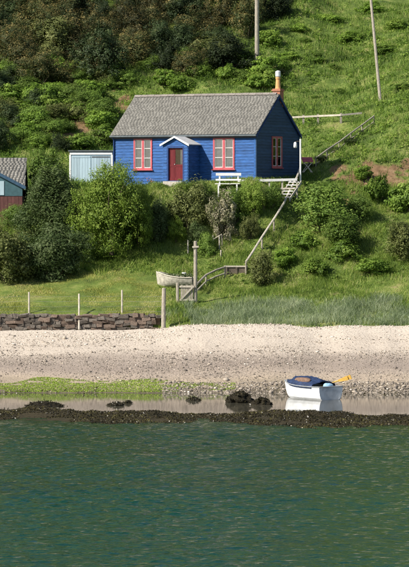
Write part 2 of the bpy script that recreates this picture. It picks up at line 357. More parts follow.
sm_ = sum(q.astype(np.float32) for q in soil_mask(co[:,0].astype(float), co[:,1].astype(float), co[:,2].astype(float)))
hs.attributes.new('soil', 'FLOAT', 'POINT').data.foreach_set('value', np.clip(sm_*.9, 0, 1).astype(np.float32))
link('beach', gridmesh('beach', xs, np.concatenate([[40, 80, 110, 120], np.arange(126, 156, .12), np.arange(156, 171, .2)]), beach), 'beach_sand', kind='structure')

def watermat(name, deep, shal, rough, bump, sc, stretch, shelf_reflect=False):
    m = bpy.data.materials.new(name); m.use_nodes = True; n = m.node_tree; b = n.nodes['Principled BSDF']
    b.inputs['Roughness'].default_value = rough; b.inputs['IOR'].default_value = 1.33; b.inputs['Specular IOR Level'].default_value = .5
    ge = n.nodes.new('ShaderNodeNewGeometry')
    no = n.nodes.new('ShaderNodeTexNoise'); no.inputs['Scale'].default_value = .09; no.inputs['Detail'].default_value = 4
    n.links.new(ge.outputs['Position'], no.inputs['Vector'])
    fac = no.outputs[0]
    if shelf_reflect:                                        # weedy shallows with the weed and hill reflection painted in, deeper water further out
        sp = n.nodes.new('ShaderNodeSeparateXYZ'); n.links.new(ge.outputs['Position'], sp.inputs[0])
        mr = n.nodes.new('ShaderNodeMapRange'); mr.inputs[1].default_value = 88; mr.inputs[2].default_value = 142; mr.inputs[3].default_value = -.2; mr.inputs[4].default_value = .3; n.links.new(sp.outputs[1], mr.inputs[0])
        ad = n.nodes.new('ShaderNodeMath'); n.links.new(fac, ad.inputs[0]); n.links.new(mr.outputs[0], ad.inputs[1]); fac = ad.outputs[0]
    cr = ramp(n, fac, [(.35, deep), (.75, shal)]); n.links.new(cr.outputs[0], b.inputs['Base Color'])
    mp = n.nodes.new('ShaderNodeMapping'); mp.inputs['Scale'].default_value = stretch; n.links.new(ge.outputs['Position'], mp.inputs[0])
    nb = n.nodes.new('ShaderNodeTexNoise'); nb.inputs['Scale'].default_value = sc; nb.inputs['Detail'].default_value = 4; nb.inputs['Roughness'].default_value = .55
    n.links.new(mp.outputs[0], nb.inputs['Vector'])
    bu = n.nodes.new('ShaderNodeBump'); bu.inputs['Strength'].default_value = bump; bu.inputs['Distance'].default_value = .05
    n.links.new(nb.outputs[0], bu.inputs['Height']); n.links.new(bu.outputs[0], b.inputs['Normal']); MATS[name] = m
watermat('sea_water', (.003,.031,.018), (.012,.025,.008), .06, 1.6, 3.6, (.75,1,1), True)
watermat('pool_water', (.05,.05,.035), (.09,.08,.06), .03, .05, 2.0, (.6,1.2,1))
WV = [(random.uniform(.24, .6) if q % 6 else random.uniform(.7, 1.5), random.gauss(.15, .6), random.uniform(0, 6.28)) for q in range(30)]
def wave(x, y):
    z = 0*x
    for lam, th, ph in WV:
        k = 2*math.pi/lam; z = z+.0064*lam**.65*np.sin(k*(x*math.sin(th)+y*math.cos(th))+ph+1.3*np.sin(.23*x+.31*y+ph))
    f = np.clip((x+30)/8, 0, 1)*np.clip((30-x)/8, 0, 1)*np.clip((y-50)/8, 0, 1)
    cal = np.clip((139-y)/12, .35, 1)*(.8+.8*fbm(x*.09, y*.06, 77, 2))
    return z*f*cal
xs2 = axis(-14, 14, .11, -700, 700, 30)
link('sea', gridmesh('sea', xs2, np.concatenate([[-900, -300, -60, 20, 50], np.arange(64, 140.01, .07)]), wave), 'sea_water', kind='structure')
# the still water left behind the weed-covered sill
link('tidal_pool', gridmesh('tidal_pool', xs, np.linspace(0, 1, 40), lambda x, y: 0*x+.03+0*y), 'pool_water', kind='structure')

pm_ = bpy.data.objects['tidal_pool'].data; co = np.empty(len(pm_.vertices)*3, np.float32); pm_.vertices.foreach_get('co', co); co = co.reshape(-1, 3)
y0_ = sill(co[:, 0].astype(float))+.2; co[:, 1] = y0_+co[:, 1]*(158-y0_); pm_.vertices.foreach_set('co', np.ascontiguousarray(co.ravel())); pm_.update()

# ------------------------------------------------------------------ the blue cottage
house = empty('cottage', (HO[0], HO[1], HZ), 'blue weatherboarded cottage with grey slate roof and red window frames', 'cottage', rz=-HA)
EV, RISE, OV = 2.62, 2.2, .16                       # eaves height, roof rise, overhang
WT = .14
WINS = [(1.40, 2.53, .62, 2.34), (6.62, 7.90, .62, 2.34)]
PX0, PX1, PD, PH = 4.03, 5.66, 1.4, 2.0             # porch: along the front, depth, wall height
front = empty('front_wall', (0,0,0)); front.parent = house
def panels(parent, x0, x1, z0, z1, wins, fn, material='blue_core', name='wall_core'):
    mb = MB(); cx = x0
    for a, b, c, d in wins:
        fn(mb, cx, a, z0, z1); fn(mb, a, b, z0, c); fn(mb, a, b, d, z1); cx = b
    fn(mb, cx, x1, z0, z1); return mb.build(name, material, parent)
BASE = -.95
panels(front, 0, HL, BASE, EV, WINS+[], lambda mb, a, b, c, d: mb.box(a, b, .0, WT, c, d))
def board_f(x0, x1, z0, h, ty=0.0):                # lapped board on a face whose outside is local -y
    j = random.uniform(-.004, .004)
    return MB().hexa([(x0,-.034+j+ty,z0-.012),(x1,-.034+j+ty,z0-.012),(x1,-.002+ty,z0-.012),(x0,-.002+ty,z0-.012),
                      (x0,-.012+j+ty,z0+h),(x1,-.012+j+ty,z0+h),(x1,-.002+ty,z0+h),(x0,-.002+ty,z0+h)])
BH = .172
nb = int((EV-BASE)/BH)
for k in range(nb):
    z = BASE+k*BH; spans = [(0.1, HL-.1)]
    for a, b, c, d in WINS:
        if z+BH > c-.06 and z < d+.06:
            spans = [q for (p, r) in spans for q in (((p, a-.06), (b+.06, r)) if p < a < r else ((p, r),))]
    for p, r in spans: board_f(p, r, z, BH).build('board', 'blue_paint', front)
for x in (.03, HL-.1+.03): MB().box(x-.03, x+.07, -.055, -.001, BASE, EV).build('corner_board', 'blue_paint', front)
# side walls (gables); local frame of right gable: outside is +x
def gable_core(x0, x1): 
    p = [(0,BASE),(HD,BASE),(HD,EV),(HD/2,EV+RISE),(0,EV)]
    p = [(y if 0 < y < HD else (y+.002 if y == 0 else y-.002), z) for y, z in p]
    return MB().add([(x0,y,z) for y, z in p]+[(x1,y,z) for y, z in p], [(0,1,2,3,4),(9,8,7,6,5)]+[(i,(i+5),(i+1) % 5+5,(i+1) % 5) for i in range(5)])
GW = (1.98, 3.18, .72, 2.42)                        # gable window (y0,y1,z0,z1)
right = empty('gable_wall', (0,0,0)); right.parent = house
mbg = MB()
def gp(a, b, z0, z1): 
    f = lambda y: EV+RISE*(1-abs(y-HD/2)/(HD/2))
    pts = [a]+([HD/2] if a < HD/2 < b else [])+[b]
    top = [(y, min(z1, f(y))) for y in pts]
    poly = [(a, z0), (b, z0)]+top[::-1]; n_ = len(poly)
    mbg.add([(HL-WT,y,z) for y, z in poly]+[(HL-.002,y,z) for y, z in poly], [tuple(range(n_-1,-1,-1)), tuple(range(n_, 2*n_))]+[(i,(i+1)%n_,(i+1)%n_+n_,i+n_) for i in range(n_)])
gp(.145, GW[0], BASE, 99); gp(GW[0], GW[1], BASE, GW[2]); gp(GW[0], GW[1], GW[3], 99); gp(GW[1], HD-.145, BASE, 99)
mbg.build('wall_core', 'blue_core', right)
k = 0
while BASE+k*BH < EV+RISE-.15:
    z = BASE+k*BH; k += 1
    zt = z+BH; ins = 0 if zt < EV else (zt-EV)/RISE*(HD/2)
    sp = [(.05+ins, HD-.05-ins)]
    if z+BH > GW[2]-.06 and z < GW[3]+.06: sp = [(sp[0][0], GW[0]-.06), (GW[1]+.06, sp[0][1])]
    for p, r in sp:
        if r-p < .06: continue
        j = random.uniform(-.004, .004); X = HL
        MB().hexa([(X,p,z-.012),(X+.034+j,p,z-.012),(X+.034+j,r,z-.012),(X,r,z-.012),(X,p,z+BH),(X+.012+j,p,z+BH),(X+.012+j,r,z+BH),(X,r,z+BH)]).build('board', 'gable_shade_blue', right)
for y in (-.05, HD-.05): MB().box(HL+.001, HL+.05, y, y+.1, BASE, EV-.02).build('corner_board', 'gable_shade_blue', right)
gable_core(0, WT).build('end_wall', 'blue_paint', house)
MB().box(WT, HL-WT, HD-WT, HD-.003, BASE, EV).build('back_wall', 'blue_paint', house)
# roof: deck, slates, ridge tiles, fascia, gutter
rm = MB(); t = .08; sl_ = RISE/(HD/2)
for sgn in (0, 1):
    yy = (lambda q: q) if sgn == 0 else (lambda q: HD-q)
    e = -OV
    rm.hexa([(-.12,yy(e),EV+e*sl_),(HL+.1,yy(e),EV+e*sl_),(HL+.1,yy(HD/2),EV+RISE),(-.12,yy(HD/2),EV+RISE),
             (-.12,yy(e),EV+e*sl_+t),(HL+.1,yy(e),EV+e*sl_+t),(HL+.1,yy(HD/2),EV+RISE+t),(-.12,yy(HD/2),EV+RISE+t)])
roof = rm.build('roof', 'shed_dark', house)
nrm = Vector((0, -sl_, 1)).normalized(); up = Vector((0, 1, sl_)).normalized(); L_s = (HD/2+OV)*math.hypot(1, sl_)
V = []; Fc = []
rows = 27; rh = (L_s+.03)/rows
for sgn in (0, 1):
    for r_ in range(rows):
        x = -.14-(r_ % 2)*.1
        while x < HL+.12:
            wd = random.uniform(.18, .23); a0 = max(x+.004, -.14); a1 = min(x+wd-.004, HL+.12); x += wd
            if a1-a0 < .04: continue
            th = random.uniform(.009, .014); dz = random.uniform(0, .006); lo = random.uniform(-.007, .007)
            s0 = -.03+r_*rh+lo; s1 = s0+rh*1.25-lo
            if s1 > L_s: s1 = L_s
            b0 = Vector((0, -OV, EV-OV*sl_+t))
            pts = []
            for hh in (0, th):
                for (xx, ss, ext) in ((a0,s0,.018),(a1,s0,.018),(a1,s1,.004),(a0,s1,.004)):
                    p = b0+up*ss+nrm*(ext+dz+hh); pts.append((xx, p.y if sgn == 0 else HD-p.y, p.z))
            kk = len(V); V += pts
            Fc += [tuple(i+kk for i in q) for q in ((0,3,2,1),(4,5,6,7),(0,1,5,4),(1,2,6,5),(2,3,7,6),(3,0,4,7))]
me = npmesh('slates', np.array(V), np.array(Fc)); n_t = len(Fc)//6
me.attributes.new('rnd', 'FLOAT', 'POINT').data.foreach_set('value', np.repeat(rng.random(n_t), 8).astype(np.float32))
link('slates', me, 'slate', roof, kind='stuff')
# slate colour varies tile by tile
n = MATS['slate'].node_tree; b = n.nodes['Principled BSDF']; prev = b.inputs['Base Color'].links[0].from_socket
at = n.nodes.new('ShaderNodeAttribute'); at.attribute_name = 'rnd'; mr = n.nodes.new('ShaderNodeMapRange'); mr.inputs[3].default_value = .86; mr.inputs[4].default_value = 1.14
n.links.new(at.outputs['Fac'], mr.inputs[0]); mx = n.nodes.new('ShaderNodeMix'); mx.data_type = 'RGBA'; mx.blend_type = 'MULTIPLY'; mx.inputs[0].default_value = 1
n.links.new(prev, mx.inputs[6]); n.links.new(mr.outputs[0], mx.inputs[7]); n.links.new(mx.outputs[2], b.inputs['Base Color'])
rd = MB().add([(0,-.13,-.09),(0,0,.04),(0,.13,-.09),(0,0,.005),(.43,-.13,-.09),(.43,0,.04),(.43,.13,-.09),(.43,0,.005)],
              [(0,1,5,4),(1,2,6,5),(2,3,7,6),(3,0,4,7),(0,3,2,1),(4,5,6,7)]).mesh('ridge_tile'); rd.materials.append(MATS['ridge'])
for k in range(21):
    o = link('ridge_tile', rd, None, roof); o.location = (-.13+k*.447, HD/2, EV+RISE+t+.075+random.uniform(-.006,.006))
MB().box(-.1, HL+.08, -OV-.012, -OV+.02, EV-OV*sl_-.13, EV-OV*sl_+.055).build('fascia', 'black_gutter', roof)
MB().tube([(-.15,-OV-.07,EV-OV*sl_+.0),(HL+.12,-OV-.07,EV-OV*sl_-.01)], .055, 8).build('gutter', 'shed_dark', roof)
MB().tube([(.05,-OV-.05,EV-.18),(.05,-.10,EV-.35),(.05,-.10,-.7)], .035, 6).build('downpipe', 'blue_core', house)
for y0, y1 in ((-OV, HD/2), (HD+OV, HD/2)):         # barge boards on the near gable
    a = Vector((HL+.085, y0, EV+(-OV)*sl_-.03)); b_ = Vector((HL+.085, y1, EV+RISE-.03))
    MB().hexa([a+Vector((-.02,0,-.07)),a+Vector((.055,0,-.07)),b_+Vector((.055,0,-.07)),b_+Vector((-.02,0,-.07)),
               a+Vector((-.02,0,.02)),a+Vector((.055,0,.02)),b_+Vector((.055,0,.02)),b_+Vector((-.02,0,.02))]).build('bargeboard', 'blue_core', roof)
# chimney astride the near end of the ridge
cx_, cy_ = HL-.26, HD/2+.5
ch = MB(); zc = EV+RISE
ch.box(cx_-.2, cx_+.27, cy_-.24, cy_+.24, zc-.95, zc+.28); ch.box(cx_-.25, cx_+.32, cy_-.29, cy_+.29, zc+.282, zc+.36); ch.box(cx_-.21, cx_+.28, cy_-.25, cy_+.25, zc+.362, zc+.42)
chim = ch.build('chimney', 'brick', roof)
pm = MB(); pm.smooth = False; pm.lathe([(.17,zc+.425),(.155,zc+.5),(.125,zc+.95),(.145,zc+1.0),(.145,zc+1.08),(.12,zc+1.1)], 14, (cx_+.03, cy_)); pm.build('chimney_pot', 'pot', roof)
pm = MB(); pm.lathe([(.10,zc+1.08),(.10,zc+1.12),(.155,zc+1.13),(.155,zc+1.42),(.05,zc+1.47)], 14, (cx_+.03, cy_)); pm.build('chimney_cowl', 'cowl', roof)
# windows
def window(parent, wdt, hgt, M, curtain=True):
    """window in its own frame: x across 0..w, z up, outside is -y; M places it"""
    w_ = empty('window', (0,0,0)); w_.parent = parent; w_.matrix_local = M
    fr = .085
    f = MB(); f.box(-fr*.6, fr*.6, -.07, .06, -.06, hgt+.05); f.box(wdt-fr*.6, wdt+fr*.6, -.07, .06, -.06, hgt+.05)
    f.box(fr*.6, wdt-fr*.6, -.072, .058, hgt-fr*.5, hgt+.052); f.box(fr*.6, wdt-fr*.6, -.072, .058, -.062, fr*.6)
    f.box(wdt/2-.075, wdt/2+.075, -.06, .05, fr*.6, hgt-fr*.5); f.build('frame', 'red_paint', w_)
    MB().box(-.12, wdt+.12, -.13, -.072, -.10, -.05).build('sill', 'red_paint', w_)
    for k in range(2):
        x0 = fr*.6 if k == 0 else wdt/2+.075; x1 = wdt/2-.075 if k == 0 else wdt-fr*.6
        zz = [fr*.6, .36*hgt, .68*hgt, hgt-fr*.5]; s = MB(); b = .028
        s.box(x0, x0+b, -.035, .02, zz[0], zz[-1]); s.box(x1-b, x1, -.035, .02, zz[0], zz[-1])
        s.box(x0+b, x1-b, -.034, .019, zz[0], zz[0]+b); s.box(x0+b, x1-b, -.034, .019, zz[-1]-b, zz[-1])
        for q in zz[1:3]: s.box(x0+b, x1-b, -.033, .018, q-.014, q+.014)
        s.build('sash', 'white_paint', w_)
        for a, c in zip(zz[:-1], zz[1:]): MB().box(x0+.01, x1-.01, -.008, -.004, a+.005, c-.005).build('pane', 'glass', w_)
    c = MB(); N_ = 40
    for k in range(N_+1):
        x = wdt*k/N_; y = .04+.007*math.sin(k*1.9)+.005*math.sin(k*.7)
        c.v += [(x, y, -.02), (x, y, hgt+.02)]
    c.f = [(2*k, 2*k+2, 2*k+3, 2*k+1) for k in range(N_) if not (abs(k/N_-.5) < .05)]
    c.build('curtain', 'lace', w_)
for a, b, c, d in WINS: window(house, b-a, d-c, Matrix.Translation((a, 0, c)))
window(house, GW[1]-GW[0], GW[3]-GW[2], Matrix.Translation((HL, GW[0], GW[2])) @ Matrix.Rotation(R(90), 4, 'Z'))
# porch
por = empty('porch', (PX0, -PD, 0)); por.parent = house
pw = PX1-PX0; D0, D1, DH = .33, 1.33, 1.84
cm = MB(); cm.box(0, D0, 0, .08, -.8, PH); cm.box(D1, pw, 0, .08, -.8, PH); cm.box(D0, D1, 0, .08, DH, PH); cm.box(D0, D1, .0, .08, -.8, -.1)
cm.box(0, .08, .081, PD-.04, -.8, PH); cm.box(pw-.08, pw, .081, PD-.04, -.8, PH)
cm.add([(0,0,PH),(pw,0,PH),(pw/2,0,PH+.40),(0,.08,PH),(pw,.08,PH),(pw/2,.08,PH+.40)], [(0,1,2),(5,4,3),(0,3,4,1),(1,4,5,2),(2,5,3,0)])
cm.build('porch_core', 'blue_paint', por)
for k in range(16):
    z = -.78+k*BH
    if z+BH > PH: break
    for p, r in ((.02, D0-.06), (D1+.06, pw-.02)) if z > -.15 and z+BH < DH+.1 else ((.02, pw-.02),):
        board_f(p, r, z, BH).build('board', 'blue_paint', por)
    MB().hexa([(pw,.0,z-.012),(pw+.03,.0,z-.012),(pw+.03,PD-.05,z-.012),(pw,PD-.05,z-.012),(pw,.0,z+BH),(pw+.01,.0,z+BH),(pw+.01,PD-.05,z+BH),(pw,PD-.05,z+BH)]).build('board', 'blue_paint', por)
pr = MB(); ovp = .12
for sg in (-1, 1):
    xa = pw/2+sg*(pw/2+ovp); za = PH-.40*ovp/(pw/2)+.005
    pr.hexa([(pw/2,-ovp,PH+.405),(xa,-ovp,za),(xa,PD-.03,za),(pw/2,PD-.03,PH+.405),(pw/2,-ovp,PH+.45),(xa,-ovp,za+.045),(xa,PD-.03,za+.045),(pw/2,PD-.03,PH+.45)])
pr.build('porch_roof', 'felt', por)
for sg in (-1, 1):
    xa = pw/2+sg*(pw/2+ovp+.01); za = PH-.40*ovp/(pw/2)-.01
    MB().hexa([(pw/2,-ovp-.035,PH+.365),(xa,-ovp-.035,za-.05),(xa,-ovp-.003,za-.05),(pw/2,-ovp-.003,PH+.365),(pw/2,-ovp-.035,PH+.465),(xa,-ovp-.035,za+.06),(xa,-ovp-.003,za+.06),(pw/2,-ovp-.003,PH+.465)]).build('bargeboard', 'white_paint', por)
df = MB(); df.box(D0-.05, D0+.03, -.03, .07, -.1, DH+.05); df.box(D1-.03, D1+.05, -.03, .07, -.1, DH+.05); df.box(D0+.03, D1-.03, -.028, .068, DH-.03, DH+.048); df.build('door_frame', 'blue_core', por)
for k in range(2):
    xm = D0+.36*(D1-D0); x0 = D0+.035 if k == 0 else xm+.008; x1 = xm-.008 if k == 0 else D1-.035
    d_ = empty('door', (0,.075,0)); d_.parent = por
    lf = MB(); st = .07
    lf.box(x0, x0+st, .0, .045, -.08, DH-.035); lf.box(x1-st, x1, .0, .045, -.08, DH-.035)
    for z0, z1 in ((-.08,.1),(.72,.84),(DH-.15,DH-.035)): lf.box(x0+st, x1-st, .002, .043, z0, z1)
    lf.box(x0+st, x1-st, .015, .03, .1, .72)
    if k == 0: lf.box(x0+st, x1-st, .016, .031, .84, DH-.15)
    lf.build('leaf', 'door_red', d_)
    if k == 1:
        MB().box(x0+st, x1-st, .018, .024, .84, DH-.15).build('pane', 'glass', d_)
        c = MB()
        for q in range(13): c.v += [(x1-st-.16+.15*q/12, .06+.012*math.sin(q*1.7), .8), (x1-st-.16+.15*q/12, .06+.012*math.sin(q*1.7), DH-.1)]
        c.f = [(2*q, 2*q+2, 2*q+3, 2*q+1) for q in range(12)]; c.build('curtain', 'lace', d_)
        MB().tube([(x0+.05,-.05,.85),(x0+.05,0,.85)], .025, 8).build('handle', 'cowl', d_)
MB().box(D0-.1, D1+.15, -.42, -.04, -.8, -.12).build('step', 'concrete', por)
# strip of concrete along the cottage foot
pv = empty('doorstep_slab', tuple(HO)+(0,), 'pale concrete slab at the foot of the blue front wall', 'slab', rz=-HA)
MB().box(1.6, 3.7, -1.5, -.1, 9.45, 9.78).build('slab', 'concrete', pv)

# ------------------------------------------------------------------ sheds
p = W(91, 182, 189.5)
shed = empty('garden_shed', (p.x, p.y, 9.9), 'pale blue-grey shed with double doors and dark flat roof', 'shed', rz=-R(6))
sw, sd_, sh = 2.5, 1.8, 2.2
MB().box(-sw/2, sw/2, 0, sd_, -.4, sh).build('wall', 'shed', shed)
MB().hexa([(-sw/2-.1,-.12,sh+.03),(sw/2+.1,-.12,sh+.03),(sw/2+.1,sd_+.1,sh-.1),(-sw/2-.1,sd_+.1,sh-.1),(-sw/2-.1,-.12,sh+.1),(sw/2+.1,-.12,sh+.1),(sw/2+.1,sd_+.1,sh-.03),(-sw/2-.1,sd_+.1,sh-.03)]).build('roof', 'shed_dark', shed)
for s in (-1, 1):
    d_ = empty('door', (0,0,0)); d_.parent = shed
    for k in range(7):
        x0 = s*.02+s*k*.165; MB().box(min(x0, x0+s*.155), max(x0, x0+s*.155), -.045, -.002, .02, sh-.24).build('plank', 'shed', d_)
    MB().box(min(s*.05,s*1.12), max(s*.05,s*1.12), -.06, -.046, sh-.34, sh-.26).build('strap', 'shed_dark' if s > 0 else 'shed', d_)
MB().box(-sw/2-.02, sw/2+.02, -.05, -.002, sh-.16, sh-.02).build('head_board', 'white_paint', shed)
for s in (-1, 1): MB().box(s*sw/2-.05, s*sw/2+.05, -.05, -.003, -.4, sh-.17).build('corner_post', 'white_paint', shed)

bx_ = W(-11, 224, 181.5)
bsh = empty('boathouse', (bx_.x, bx_.y, bx_.z), 'grey-roofed building at left edge with teal gable over maroon wall', 'building')
k17 = 181.5/F
def bl(px, py): return (px+11)*k17, (224-py)*k17
xr, ze = bl(24, 187); _, zm = bl(0, 196); _, zr = bl(0, 159); za = bl(0, 169)[1]
MB().box(-xr+.1, xr-.1, 0, 3.4, -.8, zm).build('wall', 'maroon', bsh)
for k in range(18):
    x = -xr+.1+k*(2*xr-.2)/18; MB().box(x+.006, x+(2*xr-.2)/18-.006, -.03, -.002, -.8, zm-.03).build('plank', 'maroon', bsh)
MB().add([(-xr+.1,-.02,zm),(xr-.1,-.02,zm),(xr-.1,-.02,ze),(0,-.02,za),(-xr+.1,-.02,ze),(-xr+.1,3.3,zm),(xr-.1,3.3,zm),(xr-.1,3.3,ze),(0,3.3,za),(-xr+.1,3.3,ze)],
         [(0,1,2,3,4),(9,8,7,6,5)]+[(i,i+5,(i+1) % 5+5,(i+1) % 5) for i in range(5)]).build('gable', 'teal', bsh)
MB().box(-.35, .35, -.05, -.022, zm+.1, zm+.75).build('window', 'shed', bsh)
MB().box(.5, .85, -.05, -.022, zm+.05, zm+.85).build('window', 'shed', bsh)
for s in (-1, 1):
    MB().hexa([(0,-.14,za-.08),(s*(xr+.1),-.14,ze-.16),(s*(xr+.1),-.09,ze-.16),(0,-.09,za-.08),(0,-.14,za+.12),(s*(xr+.1),-.14,ze+.04),(s*(xr+.1),-.09,ze+.04),(0,-.09,za+.12)]).build('bargeboard', 'teal_trim', bsh)
rf = MB()
for s in (-1, 1):
    rf.hexa([(0,-.1,za),(s*(xr+.05),-.1,ze-.06),(s*(xr+.05),1.5,ze-.06),(0,1.5,za),(0,-.1,za+.07),(s*(xr+.05),-.1,ze+.01),(s*(xr+.05),1.5,ze+.01),(0,1.5,za+.07)])
rfb = rf.build('roof', 'slate', bsh)
# main roof behind: ridge across, slope to the viewer
rs = MB(); xl = -5.5
rs.hexa([(xl,.25,ze-.1),(xr,.25,ze-.1),(xr,2.2,zr),(xl,2.2,zr),(xl,.25,ze),(xr,.25,ze),(xr,2.2,zr+.08),(xl,2.2,zr+.08)])
rs.hexa([(xl,4.2,ze-.1),(xr,4.2,ze-.1),(xr,2.2,zr),(xl,2.2,zr),(xl,4.2,ze),(xr,4.2,ze),(xr,2.2,zr+.08),(xl,2.2,zr+.08)])
mr_ = rs.build('main_roof', 'slate', bsh); V = []; Fc = []
for r_ in range(16):
    x = xl-(r_ % 2)*.15
    while x < xr+.04:
        wd = random.uniform(.18,.23); a0 = max(x+.006, xl); a1 = min(x+wd-.006, xr+.05); x += wd
        if a1-a0 < .05: continue
        q0, q1 = r_/16-.01, min(1, (r_+1.3)/16); th = random.uniform(.01,.016)
        kk = len(V)
        for hh in (0, th):
            for xx, q, e in ((a0,q0,.03),(a1,q0,.03),(a1,q1,.006),(a0,q1,.006)): V.append((xx, .25+1.95*q-.02-hh*.6, ze+(zr+.08-ze)*q+e+hh))
        Fc += [tuple(i+kk for i in q) for q in ((0,3,2,1),(4,5,6,7),(0,1,5,4),(1,2,6,5),(2,3,7,6),(3,0,4,7))]
me = npmesh('slates', np.array(V), np.array(Fc)); me.attributes.new('rnd', 'FLOAT', 'POINT').data.foreach_set('value', np.repeat(rng.random(len(Fc)//6), 8).astype(np.float32))
link('slates', me, 'slate', mr_, kind='stuff')
MB().box(xl+.1, xr-.1, .45, 4.0, zm, ze-.12).build('rear_wall', 'teal', bsh)

# ------------------------------------------------------------------ stone wall along the head of the beach
wall = empty('stone_wall', (0, 166.55, 2.5), 'low dry stone wall between the lawn and the beach', 'wall')
def stonemesh(seed):
    r = random.Random(seed); import bmesh
    bm = bmesh.new(); bmesh.ops.create_cube(bm, size=1)
    bmesh.ops.bevel(bm, geom=list(bm.edges), offset=.11, segments=1, affect='EDGES')
    for v in bm.verts: v.co += Vector((r.uniform(-.11,.11), r.uniform(-.11,.11), r.uniform(-.11,.11)))
    me = bpy.data.meshes.new('stone'); bm.to_mesh(me); bm.free(); return me
SM = []
for i in range(8):
    me = stonemesh(i); me.materials.append(MATS['stone' if i % 3 else 'stone_red']); SM.append(me)
def wall_line(px): return 166.5+.35*math.sin(px*.05)*.3
x = (-46-CX)/F*166.5; x_end = (160-CX)/F*166.5
cb = MB(); cb.box(x, x_end, .1, .5, -.7, .68); cb.build('wall_core', 'soil', wall)
for c in range(6):
    xx = x+random.uniform(-.2, 0); z = -.22+c*.165
    while xx < x_end:
        wd = random.uniform(.18,.52); h = random.uniform(.14,.2)
        if xx+wd > x_end+.1: break
        o = link('stone', random.choice(SM), None, wall)
        o.location = (xx+wd/2, .1+random.uniform(-.05,.04), z+.1+random.uniform(-.05,.05)); o.scale = (wd*1.08, random.uniform(.28,.45), h*random.uniform(.9,1.35)); o.rotation_euler = (random.uniform(-.15,.15), random.uniform(-.16,.16)+random.choice((0,math.pi)), random.uniform(-.1,.1))
        xx += wd

# ------------------------------------------------------------------ posts, fences, rails, gate
def post(px, py_top, py_base, D, rad, name, label, cat='post', material='wood_grey', group=None, lean=0):
    g = W(px, py_base, D); z0 = min(g.z, gz(g.x, D)); top = W(px, py_top, D).z
    o = empty(name, (g.x, D, z0), label, cat, group); h = top-z0
    MB().tube([(0,0,-.3),(0,0,h*.5),(lean,0,h-.03),(lean,0,h)], [rad*1.05,rad,rad*.93,rad*.7], 9, wob=.06).build('shaft', material, o)
    return o
post(163.5, 288, 327, 165.9, .115, 'wooden_post', 'thick grey wooden post at the end of the stone wall', lean=.02)
gp_ = G(196, 303)
tp = post(195.5, 241, 300, gp_.y, .10, 'mooring_post', 'tall grey post with short crosspiece beside the wooden gate')
hh_ = W(195.5, 247, gp_.y).z-tp.location.z
MB().bar((-.17,-.1,hh_),(.17,-.1,hh_+.02), .08, .09).build('crosspiece', 'wood_pale', tp)
# wire fence on top of the wall
wf = empty('wire_fence', (0, 167.4, 2.6), 'wire fence on three thin pale posts along the lawn above stone wall', 'fence')
for px, pt, pb in ((29,292,318),(79,294,326),(122,290,314),(-20,293,318)):
    a = W(px, pb, 166.2 if px == 79 else 167.4); b_ = W(px, pt, 167.4)
    MB().tube([(a.x,a.y-167.4,a.z-2.6-.2),(b_.x,0,b_.z-2.6)], .048, 7, wob=.06).build('post', 'wood_pale', wf)
for k in range(4):
    z = W(0, 296+k*5, 167.4).z-2.6; pts = [W(px, 0, 167.4).x for px in (-20,29,79,122,163)]
    mid = []
    for a, b_ in zip(pts[:-1], pts[1:]): mid += [(a,0,z),((a+b_)/2,0,z-.05)]
    MB().tube(mid+[(pts[-1],-.6,z)], .0045, 4).build('wire', 'wire', wf)
# gate
gl0 = W(179.5, 303, gp_.y-.15); gr = W(194, 303, gp_.y-.15); gw = gr.x-gl0.x
gate = empty('gate', (gl0.x, gl0.y, gl0.z), 'weathered grey wooden gate with diagonal brace below the old boat', 'gate'); ghh = 18.5/F*gp_.y
for k in range(5):
    x0 = .05+k*(gw-.1)/5; MB().box(x0+.008, x0+(gw-.1)/5-.008, 0, .025, .02+random.uniform(0,.04), ghh-random.uniform(0,.06)).build('slat', 'wood_grey', gate)
for z in (.12, ghh-.16): MB().box(0, gw, -.04, -.002, z, z+.09).build('rail', 'wood_pale', gate)
MB().bar((.08,-.055,.2),(gw-.08,-.055,ghh-.15), .03, .08).build('brace', 'wood_pale', gate)
MB().tube([(-.1,.0,-.3),(-.1,0,ghh+.1)], .085, 8, wob=.06).build('gate_post', 'wood_grey', gate)

# path handrail from the cottage corner down to the landing
def rail_thing(name, pts, label, cat, hgt=.75, rad=.05, postn=None, material='wood_pale', dd=0, lower=False):
    P = []
    for px, py in pts:
        D = np.arange(160, 215, .05); xx = (px-CX)/F*D; z = CH-(py-Y0)/F*D; g = ground(xx, D)+hgt
        i = int(np.argmax(g >= z)); P.append(Vector((xx[i], D[i]+dd, z[i])))
    o = empty(name, tuple(P[-1]-Vector((0,0,hgt))), label, cat); b0 = o.location
    MB().tube([p-b0 for p in P], rad, 7, wob=.08).build('rail', material, o)
    if lower: MB().tube([p-b0-Vector((0,-.1,.35)) for p in P], rad*.8, 7, wob=.08).build('rail', material, o)
    for i in postn if postn is not None else range(len(P)):
        p = P[i]; MB().tube([(p.x-b0.x, p.y-b0.y+.05, gz(p.x, p.y)-b0.z-.3), (p.x-b0.x, p.y-b0.y+.05, p.z-b0.z+.04)], rad*.85, 7, wob=.08).build('post', 'wood_grey', o)
    return o, P
rail_thing('path_handrail', [(300,168),(297,177),(290,190),(284,203),(274,219),(262,237),(252,253),(246,262)], 'long grey wooden handrail running down the bank from the cottage', 'handrail', .7, .06, (0,2,4,5,7))
rail_thing('path_handrail', [(225,267),(216,270),(206,275),(197,284)], 'short curved double handrail between the landing and the gate', 'handrail', .6, .055, (0,2), 'wood_grey', 0, True)
lp = G(236, 268)
ld = empty('landing', (lp.x, lp.y-.3, lp.z), 'small grey timber landing at the foot of the long handrail', 'landing', rz=R(4))
for k in range(5): MB().box(-.62, .62, k*.17-.3, k*.17-.14, .02+random.uniform(0,.02), .1).build('plank', 'wood_pale', ld)
